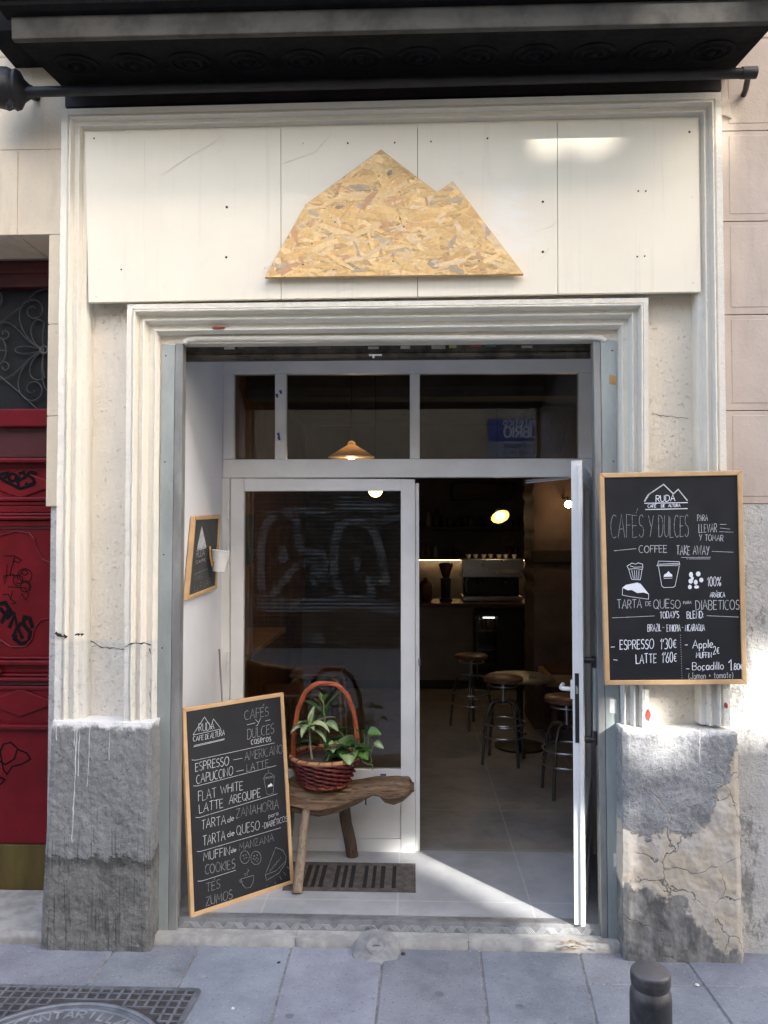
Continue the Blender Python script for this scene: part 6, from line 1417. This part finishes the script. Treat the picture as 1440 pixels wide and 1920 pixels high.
# wooden box bench right
bxp = at(1060, 1270, YPm - .45); bb_ = thing('wooden_box', 'pale wooden box shelf on the right wall behind the open door', 'box', (bxp.x, YPm - .3, bxp.z - .07))
m = MB(); xa = at(1026, 1270, YPm - .5).x; m.box(xa, xa + .9, YPm - .5, YPm - .03, bxp.z - .07, bxp.z + .02); m.build('box_body', M['pale_wood'], bb_, bevel=.004)
m = MB(); m.box(xa + .04, xa + .86, YPm - .46, YPm - .07, bxp.z + .021, bxp.z + .045); m.build('lid', M['shelf'], bb_, bevel=.004)
for x in (xa + .06, xa + .84):
    for y in (YPm - .46, YPm - .1):
        m = MB(); m.box(x - .02, x + .02, y - .02, y + .02, STEP, bxp.z - .071); m.build('leg', M['shelf'], bb_, bevel=.003)
# wooden stools seen through the glazed door
def make_wstool(label):
    t = thing('wooden_stool', label, 'stool', (0, 0, 0), 'bent wood stools behind the glass'); H = .70; a_ = .17
    m = MB(); m.box(-a_ - .01, a_ + .01, -a_ - .01, a_ + .01, H - .03, H); m.build('seat', M['seat_wood'], t, bevel=.01)
    for sx in (-1, 1):
        m = MB(); m.tube([(sx * a_ * 1.15, -a_, 0), (sx * a_, -a_, H - .10), (sx * a_ * .9, -a_, H - .05), (sx * a_ * .7, -a_, H - .031)], .012, 8); m.build('leg', M['pale_wood'], t, smooth=60)
        m = MB(); m.tube([(sx * a_ * 1.15, a_, 0), (sx * a_, a_, H - .10), (sx * a_ * .9, a_, H - .05), (sx * a_ * .7, a_, H - .031)], .012, 8); m.build('leg', M['pale_wood'], t, smooth=60)
    for sy in (-a_, a_):
        m = MB(); m.tube([(-a_ * 1.07, sy, .28), (a_ * 1.07, sy, .28)], .009, 8); m.build('stretcher', M['pale_wood'], t)
    return t
w0 = make_wstool('bent wood stool standing behind the glass above the basket handle'); w0.location = (at(596, 1300, 2.2).x, 2.2, STEP); ORG[w0.name] = Vector()
copy_thing(w0, (at(548, 1350, 1.5).x, 1.5, STEP), 'bent wood stool just behind the glass, left of the basket handle', .2)
# narrow wall counter behind the glass at left
wl = thing('wall_counter', 'narrow pale ledge counter along the brown left wall behind the glass', 'counter', (RX0 + .15, 2.0, 1.0))
zl = at(480, 1240, 1.4).z; m = MB(); m.box(RX0 + .001, RX0 + .36, 1.3, 2.9, zl, zl + .035); m.build('ledge', M['pale_wood'], wl, bevel=.004)
m = MB(); m.tube([(RX0 + .33, 1.36, zl - .0005), (RX0 + .30, 1.36, STEP)], .012, 8); m.build('leg', M['steel'], wl)
# framed pictures on the left wall
for (y_, z_, h_) in ((2.3, 1.75, .34), (3.1, 1.7, .42)):
    t = thing('wall_picture', 'dark framed picture on the brown wall, nearer the glass' if y_ < 3 else 'dark framed picture on the brown wall, further from the glass', 'picture', (RX0, y_, z_))
    m = MB(); m.box(RX0 + .001, RX0 + .025, y_ - .2, y_ + .2, z_ - h_ / 2, z_ + h_ / 2); m.build('frame', M['shelf'], t, bevel=.004); m = MB(); m.box(RX0 + .0255, RX0 + .027, y_ - .17, y_ + .17, z_ - h_ / 2 + .03, z_ + h_ / 2 - .03); m.build('picture_sheet', M['slate_grey'], t)

# ================================================================== ACROSS THE STREET (seen reflected in the panes; its unseen upper wall has holes added to shape the sun patches)
YO = -7.2
op = thing('opposite_building', 'ochre building across the street reflected in the panes, with shuttered shop and sign', 'building', (0, YO, 0))
def back(x, z, y=-.1):           # point on the street wall whose sun ray reaches (x, y, z)
    t = (y - YO) / (-to_sun.y); return x + to_sun.x * t, z + to_sun.z * t
holes = []
for (xa, xb2, za, zb2) in PATCHES:
    a, b = back(xa, za), back(xb2, zb2); holes.append((a[0], b[0], a[1], b[1]))
xs = sorted(set([-16, 1.6, 18] + [v for h in holes for v in h[:2]])); zs2 = sorted(set([0, 5.4, OPP_H] + [v for h in holes for v in h[2:]]))
m = MB()
for i in range(len(xs) - 1):
    for j in range(len(zs2) - 1):
        cx, cz = (xs[i] + xs[i + 1]) / 2, (zs2[j] + zs2[j + 1]) / 2
        if any(h[0] < cx < h[1] and h[2] < cz < h[3] for h in holes): continue
        if cx < 1.6 and cz > 5.4: continue  # wall kept low on the left to let in more sky light
        m.box(xs[i], xs[i + 1], YO - .06, YO, zs2[j], zs2[j + 1])
m.build('street_wall', M['opp_wall'], op)
def mir(px, py):                 # mirrored point: reflection in the panes -> street wall
    q = at(px, py, 2 * (Yf + .02) - YO - .02); return Vector((q.x, YO + .02, q.z))
sa, sb_ = mir(400, 1260), mir(800, 900)
m = MB(); n_ = 44
for i in range(n_):
    z0_ = sa.z + (sb_.z - sa.z) * i / n_; z1_ = sa.z + (sb_.z - sa.z) * (i + .82) / n_; m.prism([Vector((sa.x - .3, YO, z0_)), Vector((sa.x - .3, YO + .03, z0_ + .004)), Vector((sa.x - .3, YO + .03, z1_ - .01)), Vector((sa.x - .3, YO, z1_))], (sb_.x - sa.x + .6, 0, 0))
shu = m.build('shop_shutter', M['opp_shutter'], op)
def gstroke(P, wd):
    m = MB(); m.ribbon([mir(x, y) + Vector((0, .034, 0)) for x, y in P], wd * 1.25, Vector((0, 1, 0))); m.build('graffiti_outline', M['opp_graffiti'], shu)
Z4 = lambda x, y: (420 + x / 3.789, 880 + y / 3.789)
for P, wd in (([(270, 1000), (268, 600), (280, 440), (340, 340), (460, 300), (520, 380), (530, 520), (560, 590), (640, 600)], .10), ([(300, 900), (320, 920), (400, 830), (500, 700), (600, 650), (720, 640)], .09), ([(300, 960), (500, 960), (700, 960), (900, 930), (1100, 960), (1240, 990)], .17), ([(780, 760), (790, 520), (820, 400), (940, 360), (1060, 420), (1120, 600), (1150, 790), (1040, 790), (1060, 920)], .10), ([(790, 760), (830, 880), (880, 920)], .08), ([(600, 640), (680, 600), (700, 640)], .14), ([(620, 700), (740, 720)], .30), ([(620, 790), (740, 760)], .12), ([(290, 300), (420, 310)], .05), ([(790, 240), (1240, 250)], .05), ([(780, 285), (1240, 290)], .05), ([(820, 200), (960, 195)], .05), ([(560, 1190), (720, 1210)], .10), ([(570, 1160), (700, 1170)], .06), ([(1060, 380), (1240, 340)], .10), ([(500, 300), (700, 300), (780, 350)], .10)):
    gstroke([Z4(*p) for p in P], wd)
for cx, cy, rx, ry in ((425, 610, 36, 66), (945, 670, 24, 66)):
    m = MB(); pts = [mir(*Z4(cx + rx * math.cos(a), cy + ry * math.sin(a))) + Vector((0, .034, 0)) for a in [k * .524 for k in range(12)]]; m.prism(pts, (0, .002, 0)); m.build('graffiti_dot', M['opp_graffiti'], shu)
# bluish clinic sign, readable from the street, mirrored in the glass
s1, s2 = mir(916, 858), mir(1008, 785); sx0_, sx1_ = min(s1.x, s2.x), max(s1.x, s2.x)
si = thing('clinic_sign', 'blue and white shop sign across the street, mirrored in the right transom window', 'sign', ((sx0_ + sx1_) / 2, YO, s1.z))
zm = s1.z + (s2.z - s1.z) * .42
m = MB(); m.box(sx0_, sx1_, YO + .012, YO + .05, zm, s2.z); m.build('blue_panel', M['blue_sign'], si)
m = MB(); m.box(sx0_, sx1_, YO + .012, YO + .05, s1.z, zm - .002); m.build('grey_panel', simple('pale_sign_panel', (.35, .37, .46), (.32, .34, .42), 4, .5), si)
class Flat(Board):
    def pt(s, x, y): return Vector((x, YO + .051, y))
FB = Flat(Vector((0, YO, 0)), Vector((0, 1, 0)))
Wd = sx1_ - sx0_
def signtext(t, f0, f1, zf_, h_, wd, mat):
    m = MB(); zb_ = s1.z + (s2.z - s1.z) * zf_
    # seen from the street (looking -Y) x runs right to left
    tot = sum(G[c][0] + .18 for c in t); xx = sx1_ - f0 * Wd; sc2 = (f1 - f0) * Wd / tot
    for c in t:
        for st_ in G[c][1]: FB.k += 1; m.ribbon([Vector((xx - gx * sc2, YO + .052 + FB.k * .00002, zb_ + gy * h_)) for gx, gy in st_], wd, Vector((0, 1, 0)))
        xx -= (G[c][0] + .18) * sc2
    m.build('lettering', M[mat], si)
signtext('estetico', .02, .72, .82, .14, .018, 'white_sign'); signtext('LIBRIO', .0, .72, .52, .16, .026, 'white_sign')
signtext('www.sensasen.es', .0, .72, .25, .055, .008, 'crack') if all(c in G for c in 'www.sensasen.es') else signtext('WWW.SENSASEN.ES', .0, .72, .25, .055, .008, 'crack')
signtext('71 - 626 018 131', .0, .72, .08, .055, .008, 'crack')
m = MB(); m.box(1.55, 18, YO - .3, YO + .18, OPP_H + .001, OPP_H + .12); m.box(-16, 1.58, YO - .3, YO + .18, 5.401, 5.52); m.build('parapet_coping', M['kerb'], op)
